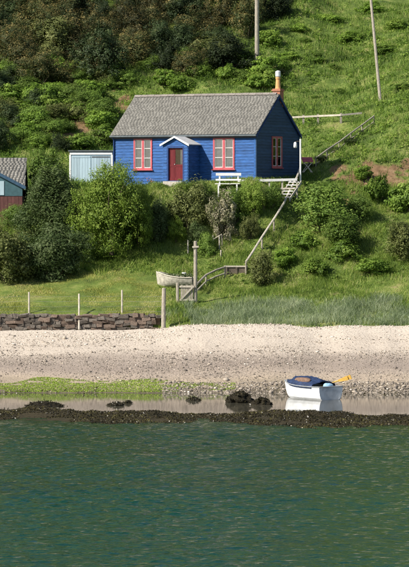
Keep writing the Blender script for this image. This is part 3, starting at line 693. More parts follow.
MB().box(-.6, .6, -.25, -.19, -.55, .015).build('riser', 'wood_dark', ld)
for x_ in (-.55, 0, .55): MB().box(x_-.05, x_+.05, -.30, -.252, -.9, .012).build('leg', 'wood_dark', ld)
# steps at the terrace corner
st0 = W(296, 182, 182.3); st1 = W(284, 200, 180.3)
stp = empty('garden_steps', tuple(st1), 'whitish wooden steps dropping from the cottage terrace corner', 'steps')
d_ = st0-st1; sdv = Vector((.30,-.16,0))
for s in (-1, 1): MB().bar(Vector((0,0,0))+sdv*s, d_+sdv*s, .05, .16).build('stringer', 'wood_pale', stp)
for k in range(6):
    c_ = d_*((k+.5)/6); MB().hexa([c_-sdv+Vector((-.08,-.1,.06)), c_+sdv+Vector((-.08,-.1,.06)), c_+sdv+Vector((.06,.14,.06)), c_-sdv+Vector((.06,.14,.06)),
        c_-sdv+Vector((-.08,-.1,.1)), c_+sdv+Vector((-.08,-.1,.1)), c_+sdv+Vector((.06,.14,.1)), c_-sdv+Vector((.06,.14,.1))]).build('tread', 'white_paint', stp)
# terrace rail
ta, tb = W(238, 181, 180.9), W(297, 179.5, 181.3)
tf = empty('terrace_fence', tuple(ta), 'pale wooden rail fence along the terrace edge beneath the dark gable', 'fence'); dv = tb-ta
MB().bar((0,0,0), dv, .05, .14).build('rail', 'white_paint', tf); MB().bar((0,.0,-.5), dv+Vector((0,0,-.5)), .04, .09).build('rail', 'wood_pale', tf)
for k in (0, .4, .53, .75, 1):
    q = dv*k; MB().box(q.x-.045, q.x+.045, q.y+.03, q.y+.11, q.z-1.1, q.z+.08).build('post', 'wood_pale', tf)
# white bench
bp = W(228, 188, 180.8)
be = empty('garden_bench', tuple(bp), 'white slatted bench under the right-hand cottage window', 'bench', rz=-R(8))
for z, y in ((.70,.2),(.42,.16)): MB().box(-.72, .72, y, y+.035, z, z+(.15 if z > .5 else .09)).build('back_slat', 'white_paint', be)
for k in range(3): MB().box(-.7, .7, -.3+k*.15, -.3+k*.15+.13, .22, .26).build('seat_slat', 'white_paint', be)
for s in (-.55, .5):
    for y0, z1 in ((-.28,.218),(.236,.84)): MB().box(s, s+.08, y0, y0+.06, -.5, z1).build('leg', 'white_paint', be)
# lamp post
lq = W(300.5, 176, 183.6)
lm = empty('lamp_post', tuple(lq), 'slim white post with small hanging white lantern beside the gable', 'lamp')
lh = (176-139)/F*183.6
MB().tube([(0,0,-.6),(0,0,lh)], .05, 10).build('pole', 'white_paint', lm)
MB().tube([(0,0,lh-.22),(-.12,0,lh-.12),(-.28,-.02,lh-.16)], .018, 6).build('bracket', 'wood_dark', lm)
l_ = MB(); l_.lathe([(.03,lh-.17),(.08,lh-.22),(.10,lh-.42),(.085,lh-.5),(.03,lh-.52)], 12, (-.30,-.02)); l_.smooth = True; l_.build('lantern', 'white_paint', lm)
# red table
tq = W(307.5, 168, 185.5)
tbl = empty('folding_chair', (tq.x, tq.y, tq.z), 'small red folding chair on the grass right of the lamp post', 'chair', rz=R(10))
for k in range(5):
    y_ = -.16+k*.09; z_ = .34+k*.055; MB().hexa([(-.32,y_,z_),(.32,y_,z_),(.32,y_+.08,z_+.048),(-.32,y_+.08,z_+.048),(-.32,y_-.012,z_+.022),(.32,y_-.012,z_+.022),(.32,y_+.068,z_+.07),(-.32,y_+.068,z_+.07)]).build('slat', 'red_paint', tbl)
for y in (-.14, .2):
    for s_ in (-1, 1): MB().bar((-.26*s_, y+.03*s_, -.25), (.26*s_, y+.03*s_, .33 if y < 0 else .52), .035, .045).build('leg', 'wood_pale', tbl)
# plant tub by the cottage
tq = W(151.5, 190, 183.9)
tub = empty('plant_tub', tuple(tq), 'small dark tub with orange flowers under the left window', 'tub')
tm = MB(); tm.lathe([(.13,0),(.17,.3),(.18,.3),(.16,.28)], 12); tm.build('pot', 'shed_dark', tub)
v, f, r = leaves(rng.normal(0,.1,(220,3))*[1,1,.8]+[0,0,.38], rng.normal(size=(220,3)), rng.uniform(.05,.09,220), rng.random(220)); link('foliage', npmesh('foliage', v, f, r), 'leaf_mid', tub)
v, f, r = leaves(rng.normal(0,.12,(30,3))+[-.05,-.05,.5], rng.normal(size=(30,3)), rng.uniform(.05,.08,30), rng.random(30), .9); link('flowers', npmesh('flowers', v, f, r), 'terracotta', tub)
# small garden posts on the bank
for px, pt, pb, lab in ((188,240,253,'thin pale stake left of the tall crosspiece post'),(219.5,236,249,'thin pale stake beneath the blossom shrub'),(230,232,242,'short pale stake right of the blossom shrub'),(221,250,257,'tiny pale stake on the bank above the curved handrail')):
    g = G(px, pb); post(px, pt, pb, g.y, .045, 'garden_stake', lab, 'stake', 'wood_pale', 'thin stakes on the bank')
g = G(213, 250); fo = empty('rail_stand', tuple(g), 'small grey wooden rail frame below the blossom shrub', 'stand')
for x_ in (-.0, .5): MB().tube([(x_,0,-.2),(x_,0,.8)], .035, 7).build('post', 'wood_grey', fo)
MB().tube([(0,0,.55),(.5,0,.85)], .035, 7).build('rail', 'wood_grey', fo)
# wooden steps in the dark gap
g = G(157, 244); ws = empty('bank_steps', (g.x, g.y+.3, g.z), 'brown wooden steps climbing the shaded gap beside the bright bush', 'steps', rz=R(8))
for k in range(6): MB().box(-.55, .45, k*.3, k*.3+.28, k*.22, k*.22+.05).build('tread', 'wood_grey', ws)
for s in (-.58, .46): MB().bar((s+.02,0,-.1),(s+.02,1.9,1.3), .05, .16).build('stringer', 'wood_dark', ws)

# utility poles
g = G(257, 74)
up1 = empty('utility_pole', tuple(g), 'thick vertical wooden utility pole on the slope behind the cottage roof', 'pole', 'utility poles')
MB().tube([(0,0,-.5),(0,0,4),(0,0,8.6)], [.155,.14,.12], 12, wob=.02).build('shaft', 'wood_grey', up1)
MB().bar((-.6,-.14,8.2),(.6,-.14,8.2), .1, .1).build('crossarm', 'wood_dark', up1)
g = G(381, 101); t2 = W(371, 0, g.y+1.2)-g
up2 = empty('utility_pole', tuple(g), 'thin leaning wooden pole high on the right-hand slope', 'pole', 'utility poles')
MB().tube([(0,0,-.4), t2, t2*1.35], [.105,.085,.075], 10, wob=.02).build('shaft', 'wood_grey', up2)
# hill fences
P = [W(px, py, G(px, py+9).y) for px, py in ((289,117.5),(318,116),(341,115),(362,113))]
hf = empty('rail_fence', tuple(P[0]), 'single pale rail fence crossing the slope behind the chimney', 'fence')
for a, b_ in zip(P[:-1], P[1:]): MB().bar(a-P[0], b_-P[0], .05, .11).build('rail', 'wood_pale', hf)
for p in P[:-1]+[(P[0]+P[1])/2]: q = p-P[0]; z0 = gz(p.x, p.y)-P[0].z-.3; MB().box(q.x-.06, q.x+.06, q.y+.03, q.y+.13, z0, q.z+.12).build('post', 'wood_grey', hf)
rail_thing('slope_fence', [(374,116),(362,125),(351,133),(339,142),(327,150),(316,158)], 'grey wooden fence slanting down the right-hand slope to the red chair', 'fence', .55, .045, None, 'wood_grey', 0, True)

# ------------------------------------------------------------------ old boat set in the lawn
g = G(177, 288)
ob = empty('old_rowing_boat', (g.x-.0, g.y+.2, g.z+.02), 'weathered pale wooden boat used as a planter beside the gate', 'boat', rz=-R(14))
def hull_pts(L, B, Hh, sheer, transom, ns=14, nq=7, flare=.75, rocker=.1, rake=.15, sq=1.75):
    """stations from stern (x=0) to bow (x=L); returns rings of (x,y,z) port gunwale - keel - starboard gunwale"""
    rings = []
    for i in range(ns+1):
        t = i/ns; b = B/2*(transom+(1-transom)*math.sin(min(1, t/.45)*math.pi/2)) if t < .45 else B/2*max(0.02, (1-((t-.45)/.55)**2.3))
        zs = Hh+sheer*(t**2.2)+.05*(1-t)**2; zk = rocker*max(0, (t-.7)/.3)**2.2*2.2+.02*(1-t)
        ring = []
        for q in range(-nq, nq+1):
            s = abs(q)/nq; y = b*(1-(1-s)**2.2)**.62*(flare+(1-flare)*s) if s > 0 else 0; z = zk+(zs-zk)*(s**sq)
            ring.append((t*L+rake*s*(t**4)-.10*s*(1-t)**6*0, math.copysign(y, q) if q else 0, z))
        rings.append(ring)
    return rings
def hull_mesh(rings, th):
    mb = MB(); n = len(rings[0]); m_ = len(rings)
    outer = [p for r in rings for p in r]
    inner = []
    for r in rings:
        for p in r:
            inner.append((p[0], p[1]*(1-th/max(.05, max(abs(r[0][1]), .08))) if abs(p[1]) > 0 else 0, p[2]+(th if abs(p[1]) < abs(r[0][1])*.93 else 0)))
    k = len(outer); mb.v = outer+inner
    for i in range(m_-1):
        for j in range(n-1):
            a, b, c, d = i*n+j, i*n+j+1, (i+1)*n+j+1, (i+1)*n+j
            mb.f += [(a, d, c, b), (k+a, k+b, k+c, k+d)]
        mb.f += [(i*n, k+i*n, k+(i+1)*n, (i+1)*n), (i*n+n-1, (i+1)*n+n-1, k+(i+1)*n+n-1, k+i*n+n-1)]
    mb.f += [tuple(range(n)), tuple(k+j for j in range(n-1, -1, -1))]
    for j in range(n-1): mb.f.append((j, j+1, k+j+1, k+j))
    return mb
ring = hull_pts(2.0, 1.25, .50, .38, .8, rocker=.02, rake=.12)
ring = [[(.95-x, y, z) for x, y, z in r] for r in ring]
ring2 = ring
mbh = hull_mesh(ring, .05); mbh.f = [q[::-1] for q in mbh.f]; mbh.build('hull', 'hull_old', ob)
for side in (0, -1):
    MB().tube([(r[side][0], r[side][1], r[side][2]) for r in ring[:-1]], .032, 6).build('gunwale', 'wood_pale', ob)
MB().add([(r[j][0], r[j][1]*.9, .44+.2*((1.15-r[j][0])/2.35)**2) for r in ring[:-1] for j in (2,-3)], [(2*i,2*i+2,2*i+3,2*i+1) for i in range(len(ring)-2)]).build('soil', 'soil', ob)
v, f, r = leaves(rng.uniform(-1,1,(900,3))*[.85,.33,.12]+[0,.1,.62], rng.normal(size=(900,3)), rng.uniform(.05,.12,900), rng.random(900))
pl = link('boat_plants', npmesh('boat_plants', v, f, r), 'leaf_dark', None, 'low dark plants growing inside the weathered old boat', 'plants'); pl.matrix_world = Matrix.Translation(ob.location) @ Matrix.Rotation(-R(14), 4, 'Z'); pl['kind'] = 'stuff'
q = W(184, 275, g.y+.25); po = empty('flower_pot', (q.x, q.y, q.z-.12), 'small white pot among the plants in the old boat', 'pot')
pm = MB(); pm.lathe([(.07,0),(.10,.2),(.12,.2),(.12,.25),(.09,.26)], 12); pm.build('pot', 'white_paint', po)

# ------------------------------------------------------------------ dinghy in the tidal pool
DB = 147.6; sc = W(331, 399, DB)
B_AZ = R(37)
dg = empty('dinghy', (sc.x, DB, .03-.10), 'white dinghy floating in the still pool, stern towards the viewer', 'boat', rz=R(90)+B_AZ)
ring = hull_pts(3.15, 1.5, .66, .20, .94, flare=.9, rocker=.10, rake=.25, sq=2.6)
hm = hull_mesh(ring, .03); hm.build('hull', 'boat_white', dg)
for side in (0, -1): MB().tube([(r[side][0], r[side][1]*1.01, r[side][2]) for r in ring], .026, 6).build('gunwale', 'boat_grey', dg)
tr_ = ring[0]; MB().tube([(tr_[0][0]-.01, tr_[0][1], tr_[0][2]), (tr_[-1][0]-.01, tr_[-1][1], tr_[-1][2])], .028, 6).build('transom_cap', 'boat_grey', dg)
MB().tube([(r[7][0], 0, r[7][2]-.02) for r in ring], .03, 6).build('keel', 'boat_grey', dg)
for x_ in (.45, 1.35):
    i = min(range(len(ring)), key=lambda k: abs(ring[k][7][0]-x_)); yb = abs(ring[i][0][1])*.88; MB().box(x_-.13, x_+.13, -yb, yb, .42, .455).build('thwart', 'wood_pale', dg)
# tarpaulin heaped over the forward half
tv = []; nx, ny = 26, 16
for i in range(nx+1):
    t = i/nx; x_ = .62+t*2.58; k = min(len(ring)-1, max(0, x_/3.15*14)); k0 = int(k); k1 = min(14, k0+1); f_ = k-k0
    hb = abs(ring[k0][0][1])*(1-f_)+abs(ring[k1][0][1])*f_; zg = ring[k0][0][2]*(1-f_)+ring[k1][0][2]*f_
    for j in range(ny+1):
        s = 2*j/ny-1; hump = (1-s*s)**.8*(.34*math.sin(math.pi*min(1, .10+t*.97))**.6)
        z = zg+.035+hump+.13*(1-abs(s))**.5*float(fbm(x_*3.1+5, s*2.2, 61)) - (.10 if abs(s) > .97 else 0)
        tv.append((x_-.1*abs(s)*(t < .1), s*(hb+.035), z))
tf_ = [(i*(ny+1)+j, (i+1)*(ny+1)+j, (i+1)*(ny+1)+j+1, i*(ny+1)+j+1) for i in range(nx) for j in range(ny)]
mt = MB(); mt.v = tv; mt.f = tf_; mt.smooth = True
dm = mt.build('tarpaulin', 'tarp', None, label='crumpled dark blue tarpaulin heaped over the bow of the white dinghy', cat='tarpaulin')
DGM = Matrix.Translation(dg.location) @ Matrix.Rotation(dg.rotation_euler.z, 4, 'Z'); dm.matrix_world = DGM
mo = dm.modifiers.new('thickness', 'SOLIDIFY'); mo.thickness = .015
# brown bag on the tarpaulin, pale blue drum, yellow oars
def blob(name, c, rad, material, label, cat, seed, M=DGM):
    mb = MB(); nu, nv = 16, 10; mb.smooth = True
    for i in range(nv+1):
        a = math.pi*i/nv
        for j in range(nu):
            b = 2*math.pi*j/nu; k = 1+.22*float(fbm(math.cos(b)*1.6+seed, math.sin(b)*1.6+a*1.5, seed))
            sx = abs(math.sin(a))**.7
            mb.v.append((c[0]+rad[0]*sx*math.cos(b)*k, c[1]+rad[1]*sx*math.sin(b)*k, c[2]-rad[2]*math.copysign(abs(math.cos(a))**.7, math.cos(a))*k))
    mb.f = [(i*nu+j, i*nu+(j+1) % nu, (i+1)*nu+(j+1) % nu, (i+1)*nu+j) for i in range(nv) for j in range(nu)]
    o = mb.build(name, material, None, label=label, cat=cat); o.matrix_world = M; return o
blob('canvas_bag', (1.55, .42, .93), (.62, .20, .15), 'canvas', 'brown canvas bundle on the sunny side of the dinghy', 'bag', 5)
blob('water_container', (.36, -.12, .66), (.2, .26, .19), 'sky_blue', 'pale blue bag sitting near the stern of the dinghy', 'bag', 9)
for k, (y_, ang) in enumerate(((-.35, .02), (-.50, -.10))):
    oa = empty('oar', DGM @ Vector((1.9, y_, .50)), ('yellow oar lying along the dinghy with its blade over the stern', 'outer yellow oar resting on the far side of the dinghy')[k], 'oar', 'oars in the dinghy'); oa.rotation_euler = (0, R(0), dg.rotation_euler.z)
    e_ = Vector((-1.5-.12*k, -.42-.3*ang, .44+.05*k)); MB().tube([(0,0,0), e_], .025, 8).build('shaft', 'oar', oa)
    d_ = e_.normalized(); e2 = e_+d_*.55; sd2 = Vector((.25, .3, .75)).normalized(); nn = d_.cross(sd2).normalized()*.012
    sd2 = nn.cross(d_).normalized()
    MB().hexa([e_-sd2*.05-nn, e_+sd2*.05-nn, e2+sd2*.11-nn, e2-sd2*.11-nn, e_-sd2*.05+nn, e_+sd2*.05+nn, e2+sd2*.11+nn, e2-sd2*.11+nn]).build('blade', 'oar', oa)

# ------------------------------------------------------------------ rocks
def rock(px, py, wpx, hpx, label, seed, material='rock', cat='rock', name='rock', group=None, base=0.0):
    D = CH*F/(py-Y0); s = D/F; c = W(px, py, D)
    o = None; mb = MB(); nu, nv = 26, 14; mb.smooth = False
    for i in range(nv+1):
        a = math.pi*.62*i/nv
        for j in range(nu):
            b = 2*math.pi*j/nu; q = fbm(math.cos(b)*1.5+seed, math.sin(b)*1.5+a*1.3, seed)*.75+fbm(math.cos(b)*4+seed, math.sin(b)*4+a*4, seed+9)*.5
            k = 1+float(q)
            mb.v.append((wpx/2*s*math.sin(a)*math.cos(b)*k, wpx/2*s*.8*math.sin(a)*math.sin(b)*k, hpx*s*math.cos(a)*(1+.5*float(q)*math.cos(a))))
    mb.f = [(i*nu+j, (i+1)*nu+j, (i+1)*nu+(j+1) % nu, i*nu+(j+1) % nu) for i in range(nv) for j in range(nu)]+[tuple(nv*nu+j for j in range(nu-1, -1, -1))]
    o = mb.build(name, material, None, label=label, cat=cat, group=group); o.location = (c.x, D, base)
    vv = np.array(mb.v); nn = rng.integers(0, nu*nv, int(26*wpx)); P = vv[nn]*rng.uniform(.97, 1.06, (len(nn), 1))+rng.normal(0, .03, (len(nn), 3)); k = P[:, 2] > -.02; P = P[k]
    v_, f_, r_ = leaves(P, P/np.maximum(.05, np.linalg.norm(P, axis=1, keepdims=True))+rng.normal(size=P.shape)*.5, .09*rng.uniform(.5, 1.5, len(P)), rng.random(len(P))*.8, .4)
    link('seaweed', npmesh('seaweed', v_, f_, r_), 'weed_dark', o); return o
rk = [rock(239.5,403,27,11,'larger dark weedy rock standing in the pool left of the dinghy',3), rock(261,405.5,22,7,'smaller rounded dark rock next to the larger one in the pool',5),
 rock(42,407,34,5,'low dark weedy hump at the left end of the pool',7), rock(117,406,16,3.5,'small flat dark rock in the pool among low weed, left of centre',8),
 rock(193,401,14,3.2,'little dark rock at the pool edge left of the twin rocks',12), rock(310,417,40,5,'long weed-covered hump just in front of the dinghy',14),
 rock(338,417,36,4.5,'weed-covered hump right of and before the dinghy',15), rock(128,404,10,2.6,'tiny dark rock beside the flat rock in the pool',17)]

# ------------------------------------------------------------------ shrubs and trees
def unit(n):
    d = rng.normal(size=(n, 3)); return d/np.linalg.norm(d, axis=1, keepdims=True)
def crown(nc, per, leaf, cr=.2, fill=.35, lump=.35, seed=0, flat=1.0, tip=.5, top=0.0, asp=.55, lobes=7, cone=0):
    """unit crown: radius about 1, base at z=0, height 2*flat; clumps of leaves over a lumpy volume"""
    d = unit(nc); lr_ = np.random.default_rng(seed+500); nl = lobes
    lc = lr_.normal(size=(nl, 3)); lc = lc/np.linalg.norm(lc, axis=1, keepdims=True)*lr_.uniform(.35, .62, (nl, 1)); lc[:, 2] = np.abs(lc[:, 2])*1.15-.35; lc[0] = (0, 0, -.25)
    lrad = lr_.uniform(.34, .55, nl); lrad[0] = .68
    w_ = lr_.random(nl)+.6; w_[0] = 2.2; li = rng.choice(nl, nc, p=w_/w_.sum())
    q = 1+lump*(fbm(d[:,0]*1.7+seed*3.1, d[:,1]*1.7+d[:,2]*1.3+seed, seed+100, 2))*1.2
    rr = (fill+(1-fill)*rng.random(nc)**.45)*q*lrad[li]
    C = lc[li]+d*rr[:, None]; C[:, 2] *= 1-top*np.hypot(C[:,0], C[:,1])
    s = cr*rng.uniform(.6, 1.35, nc)
    ld = unit(nc*per); lr = rng.random(nc*per)**.5
    P = np.repeat(C, per, 0)+ld*(lr*np.repeat(s, per))[:, None]*[1,1,.8]
    ctr = np.repeat(d, per, 0)
    N_ = ld*.75+ctr*.7+rng.normal(size=P.shape)*.38+[0,0,.4]
    cl = np.repeat(rng.random(nc), per)
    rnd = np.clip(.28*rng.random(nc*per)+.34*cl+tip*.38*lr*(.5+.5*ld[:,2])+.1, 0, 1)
    P[:, :2] /= np.percentile(np.hypot(P[:, 0], P[:, 1]), 96)
    z0, z1 = np.percentile(P[:, 2], (1.5, 99.5)); P[:, 2] = np.maximum((P[:, 2]-z0)/(z1-z0)*2*flat, .02)
    if cone: P[:, :2] *= (1.15-cone*np.clip(P[:, 2]/(2*flat), 0, 1)**1.3)[:, None]
    v, f, r = leaves(P, N_, leaf*rng.uniform(.6, 1.3, nc*per), rnd, asp)
    return npmesh('foliage', v, f, r)
def stems(n, h, rad, spread, trunk=False, seed=0):
    r = random.Random(seed); mb = MB()
    if trunk:
        mb.tube([(0,0,-.15),(r.uniform(-.05,.05),0,h*.4),(r.uniform(-.1,.1),r.uniform(-.1,.1),h)], [rad*1.3,rad,rad*.5], 8, wob=.1)
    for i in range(n):
        a = 2*math.pi*(i+r.random()*.7)/n; z0 = h*r.uniform(.25,.6) if trunk else -.1; R_ = spread*r.uniform(.6,1)
        mb.tube([(0 if trunk else .08*math.cos(a), 0 if trunk else .08*math.sin(a), z0), (R_*.45*math.cos(a), R_*.45*math.sin(a), z0+h*.35), (R_*math.cos(a+.2), R_*math.sin(a+.2), z0+h*r.uniform(.5,.8))], [rad*.6,rad*.4,rad*.15], 5, wob=.1)
    return mb.mesh('branches')
BR = [stems(7, 1.15, .06, .75, False, 1), stems(8, 1.3, .075, .7, True, 2)]
for b in BR: b.materials.append(MATS['bark'])
FM = {}
def variants(key, material, n, **k):
    FM[key] = []
    for i in range(n):
        me = crown(seed=len(FM)*7+i, **k); me.materials.append(MATS[material]); FM[key].append(me)
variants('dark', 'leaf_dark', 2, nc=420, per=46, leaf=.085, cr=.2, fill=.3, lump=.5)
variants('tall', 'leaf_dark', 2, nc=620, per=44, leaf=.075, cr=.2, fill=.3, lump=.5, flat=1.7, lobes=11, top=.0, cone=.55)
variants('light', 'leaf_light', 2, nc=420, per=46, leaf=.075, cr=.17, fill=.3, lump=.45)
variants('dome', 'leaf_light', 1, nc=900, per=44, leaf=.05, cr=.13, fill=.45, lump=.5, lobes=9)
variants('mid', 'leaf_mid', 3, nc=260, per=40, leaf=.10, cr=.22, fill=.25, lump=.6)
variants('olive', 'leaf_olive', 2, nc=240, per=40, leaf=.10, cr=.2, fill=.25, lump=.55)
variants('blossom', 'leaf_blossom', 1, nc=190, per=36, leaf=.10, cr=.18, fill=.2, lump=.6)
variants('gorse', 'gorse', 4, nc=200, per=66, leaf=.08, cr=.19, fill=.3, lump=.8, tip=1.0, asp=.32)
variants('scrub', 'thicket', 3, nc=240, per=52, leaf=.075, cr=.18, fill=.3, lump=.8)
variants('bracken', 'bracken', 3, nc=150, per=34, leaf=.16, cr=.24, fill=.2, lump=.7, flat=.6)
def bush(name, kind, loc, rx, ry, h, label, cat='bush', group=None, trunk=False, idx=None):
    o = empty(name, loc, label, cat, group, rz=random.uniform(0, 6.28))
    ms = FM[kind]; me = ms[random.randrange(len(ms)) if idx is None else idx]
    flat = {'bracken': .6, 'tall': 1.7}.get(kind, 1.0)
    f = link('crown' if trunk else 'foliage', me, None, o); f.scale = (rx, ry, h/(2*flat))
    b = link('trunk' if trunk else 'branches', BR[1 if trunk else 0], None, o); b.scale = (rx*.95, ry*.95, h/2.1)
    return o
def bush_px(x0, x1, yt, yb, kind, label, name='bush', cat='bush', trunk=False, D=None, depth=.9, group=None, idx=None):
    """a bush whose foot stands on the bank where the photo shows it"""
    px = (x0+x1)/2; g = G(px, yb) if D is None else W(px, yb, D)
    s = g.y/F; z = gz(g.x, g.y+.2); h = CH-(yt-Y0)*s-z
    return bush(name, kind, (g.x, g.y+.2, z-.05), (x1-x0)/2*s*1.08, (x1-x0)/2*s*1.0*depth, h*1.03, label, cat, group, trunk, idx)
bush_px(18, 84, 168, 280, 'tall', 'tall dark green tree left of the big round yellow-green bush', 'broadleaf_tree', 'tree', True, depth=.8, idx=0, D=178.6)
bush_px(20, 82, 226, 282, 'dark', 'low spreading dark shrub at the foot of the tall dark tree', depth=.6, idx=0)
bush_px(-22, 40, 226, 283, 'olive', 'low olive bush at the left edge in front of the dark tree', depth=.8)
bush_px(58, 164, 166, 254, 'dome', 'big round yellow-green bush in front of the pale shed', 'broadleaf_tree', 'tree', True, depth=.6, idx=0, D=176.6)
bush_px(118, 162, 184, 252, 'light', 'smaller yellow-green bush leaning against the big round one', depth=.7, idx=1, D=177.4)
bush_px(22, 72, 150, 200, 'mid', 'ivy-green bush between the boathouse roof and the shed', depth=.8)
bush_px(142, 172, 200, 244, 'dark', 'shadowy dark shrub below the cottage door', depth=.8, idx=1)
bush_px(168, 212, 182, 236, 'olive', 'broad olive-green shrub right of the cottage door', depth=.8)
bush_px(164, 188, 216, 245, 'light', 'small bright yellow-green bush above the old boat', depth=.8)
bush_px(182, 212, 222, 250, 'dark', 'dark low shrub behind the tall crosspiece post', depth=.8)
bush_px(203, 240, 190, 242, 'blossom', 'pale cream blossoming shrub below the white bench', 'flowering_shrub', 'shrub', depth=.8)
bush_px(234, 266, 178, 220, 'light', 'rounded bright green bush under the right cottage corner', depth=.8)
bush_px(222, 248, 188, 226, 'mid', 'narrow green bush between blossom shrub and bright corner bush', depth=.8)
bush_px(260, 281, 183, 212, 'mid', 'leafy bush beneath the terrace rail left of the white steps', depth=.8)
bush_px(244, 280, 252, 286, 'olive', 'dull dark bush growing just right of the timber landing', depth=.8, idx=1)
bush_px(272, 300, 248, 268, 'bracken', 'green shrub right of the lower end of the long handrail', depth=.8)
bush_px(296, 352, 184, 232, 'mid', 'wide soft green thicket right of the long handrail', depth=.7)
bush_px(316, 372, 214, 250, 'mid', 'green shrub in the middle of the right-hand bank', depth=.7)
bush_px(342, 374, 194, 222, 'mid', 'rounded shrub in the hollow under the bare soil', depth=.7)
bush_px(376, 436, 222, 260, 'olive', 'dull green bush at the right edge halfway up the bank', depth=.7)
bush_px(364, 394, 176, 204, 'bracken', 'leafy light green bush on the bare soil patch', depth=.7)
bush_px(392, 430, 184, 214, 'bracken', 'green bush at the right edge beside the soil patch', depth=.7)
bush_px(326, 362, 240, 262, 'bracken', 'small light green bush low on the right-hand bank', depth=.7)
bush_px(0, 30, 205, 238, 'mid', 'green bush against the maroon wall of the boathouse', depth=.7, D=180.2)
bush_px(152, 172, 183, 200, 'mid', 'little clump of green leaves by the cottage step', depth=.7, D=182.6)
for x0, x1, yt, yb, kd, lb in ((108,132,178,206,'olive','small olive shrub left of the plant tub under the left window'),(128,150,184,212,'mid','small green shrub below the plant tub'),
    (172,196,180,206,'light','bright leafy shrub at the right side of the cottage step'),(192,214,180,206,'mid','green shrub below the shaded side of the porch'),
    (146,168,206,236,'mid','green shrub above the brown bank steps'),(196,216,232,258,'mid','green tuft of shrub right of the crosspiece post top'),
    (240,262,214,242,'olive','olive shrub on the bank left of the long handrail'),
    (288,320,230,250,'bracken','light green shrub at the foot of the wide thicket'),(300,332,258,276,'bracken','low green shrub on the right-hand bank above the shore grass'),
    (354,388,258,276,'bracken','low green shrub below the dull bush near the right edge'),(352,376,166,180,'bracken','small green shrub at the left end of the bare soil'),
    (74,100,238,266,'mid','small green shrub at the lawn edge right of the dark tree')):
    bush_px(x0, x1, yt, yb, kd, lb, depth=.75)
# dark gorse thicket above the cottage
n_g = 0
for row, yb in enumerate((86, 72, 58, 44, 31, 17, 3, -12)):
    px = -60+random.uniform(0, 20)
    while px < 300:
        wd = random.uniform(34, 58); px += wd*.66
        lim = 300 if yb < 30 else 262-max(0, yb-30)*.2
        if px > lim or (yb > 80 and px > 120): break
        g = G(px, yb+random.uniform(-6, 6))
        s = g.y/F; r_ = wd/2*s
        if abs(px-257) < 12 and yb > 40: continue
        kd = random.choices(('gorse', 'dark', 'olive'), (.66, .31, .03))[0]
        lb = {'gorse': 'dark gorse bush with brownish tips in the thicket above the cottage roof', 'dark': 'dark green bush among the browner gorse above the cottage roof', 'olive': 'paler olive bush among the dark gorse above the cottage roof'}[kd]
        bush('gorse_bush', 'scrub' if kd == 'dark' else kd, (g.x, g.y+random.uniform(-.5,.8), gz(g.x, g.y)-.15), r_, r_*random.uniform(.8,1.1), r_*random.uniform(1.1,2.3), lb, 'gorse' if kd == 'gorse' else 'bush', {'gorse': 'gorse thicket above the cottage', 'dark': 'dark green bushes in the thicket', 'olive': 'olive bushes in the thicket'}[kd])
for px, yb, wd, lb in ((-6,150,40,'dark shrub at the left edge just above the boathouse roof'),(14,128,36,'dark shrub on the slope above the boathouse'),(40,112,34,'dark shrub left of the bare brown patch on the slope'),(-2,100,44,'dark shrub at the left edge below the gorse thicket'),(62,150,26,'dark shrub on the slope above the pale shed')):
    g = G(px, yb); r_ = wd/2*g.y/F; bush('slope_shrub', 'scrub', (g.x, g.y, g.z-.1), r_, r_, r_*1.5, lb, 'shrub', 'dark shrubs on the left slope')
# bracken and bramble clumps on the slope behind the cottage
for k in range(620):
    px = random.uniform(-30, 440); py = random.uniform(4, 150)
    lo = 64 if px < 265 else (40 if px < 300 else 0)
    if py < lo or (105 < px < 305 and py > 92): continue
    if px > 330 and py > 95: continue
    if px > 300 and k % 6: continue
    if k > 330 and px > 125: continue
    g = G(px, py); wd = random.uniform(16, 36) if px < 300 else random.uniform(8, 16); r_ = wd/2*g.y/F
    kd = random.choice(('bracken','bracken','bracken','mid','mid','olive')); side = 'left of' if px < 108 else ('right of' if px > 300 else 'right behind')
    bush('bramble_clump', kd, (g.x, g.y, gz(g.x, g.y)-.1), r_, r_, r_*(random.uniform(.9, 1.3) if px < 290 else random.uniform(.6, .95)), {'bracken': 'bright green bracken-like clump', 'mid': 'mid-green bramble clump', 'olive': 'dull olive bramble clump'}[kd]+' on the slope '+side+' the cottage', 'bramble', {'bracken': 'bright', 'mid': 'mid-green', 'olive': 'olive'}[kd]+' clumps '+side+' the cottage')
for px, py, wd, lb in ((322,160,16,'second lowest dark bramble added as shade along the slanting fence'),(336,152,18,'dark bramble added as shade midway along the slanting fence'),(350,143,16,'second highest dark bramble added as shade along the slanting fence'),(362,134,14,'highest dark bramble along the slanting fence'),(310,166,12,'lowest dark bramble added as shade on the slanting fence, beside the red chair')):
    g = G(px, py); r_ = wd/2*g.y/F; bush('bramble_clump', 'dark', (g.x, g.y, g.z-.15), r_*1.3, r_, r_*.9, lb, 'bramble', 'added shade brambles along the slanting fence')  # dark brambles added below the fence to stand in for its shade
for px, py, wd, lb in ((352,40,34,'soft green bush left of the leaning pole, halfway up it'),(385,52,30,'soft green bush just right of the leaning pole'),(398,28,36,'soft green bush near the top right corner'),(330,22,30,'soft green bush well left of the leaning pole near the top edge'),(300,30,28,'soft green bush between the two poles near the dark thicket'),(372,12,34,'soft green bush behind the top of the leaning pole'),(290,58,26,'soft green bush right of the thick vertical pole'),(318,62,22,'soft green bush above the single rail fence'),(404,88,22,'small green bush at the right edge below the leaning pole')):
    g = G(px, py); r_ = wd/2*g.y/F; bush('slope_bush', 'bracken', (g.x, g.y, g.z-.15), r_*.85, r_*.85, r_*.62, lb, 'bush', 'bushes on the upper right slope')

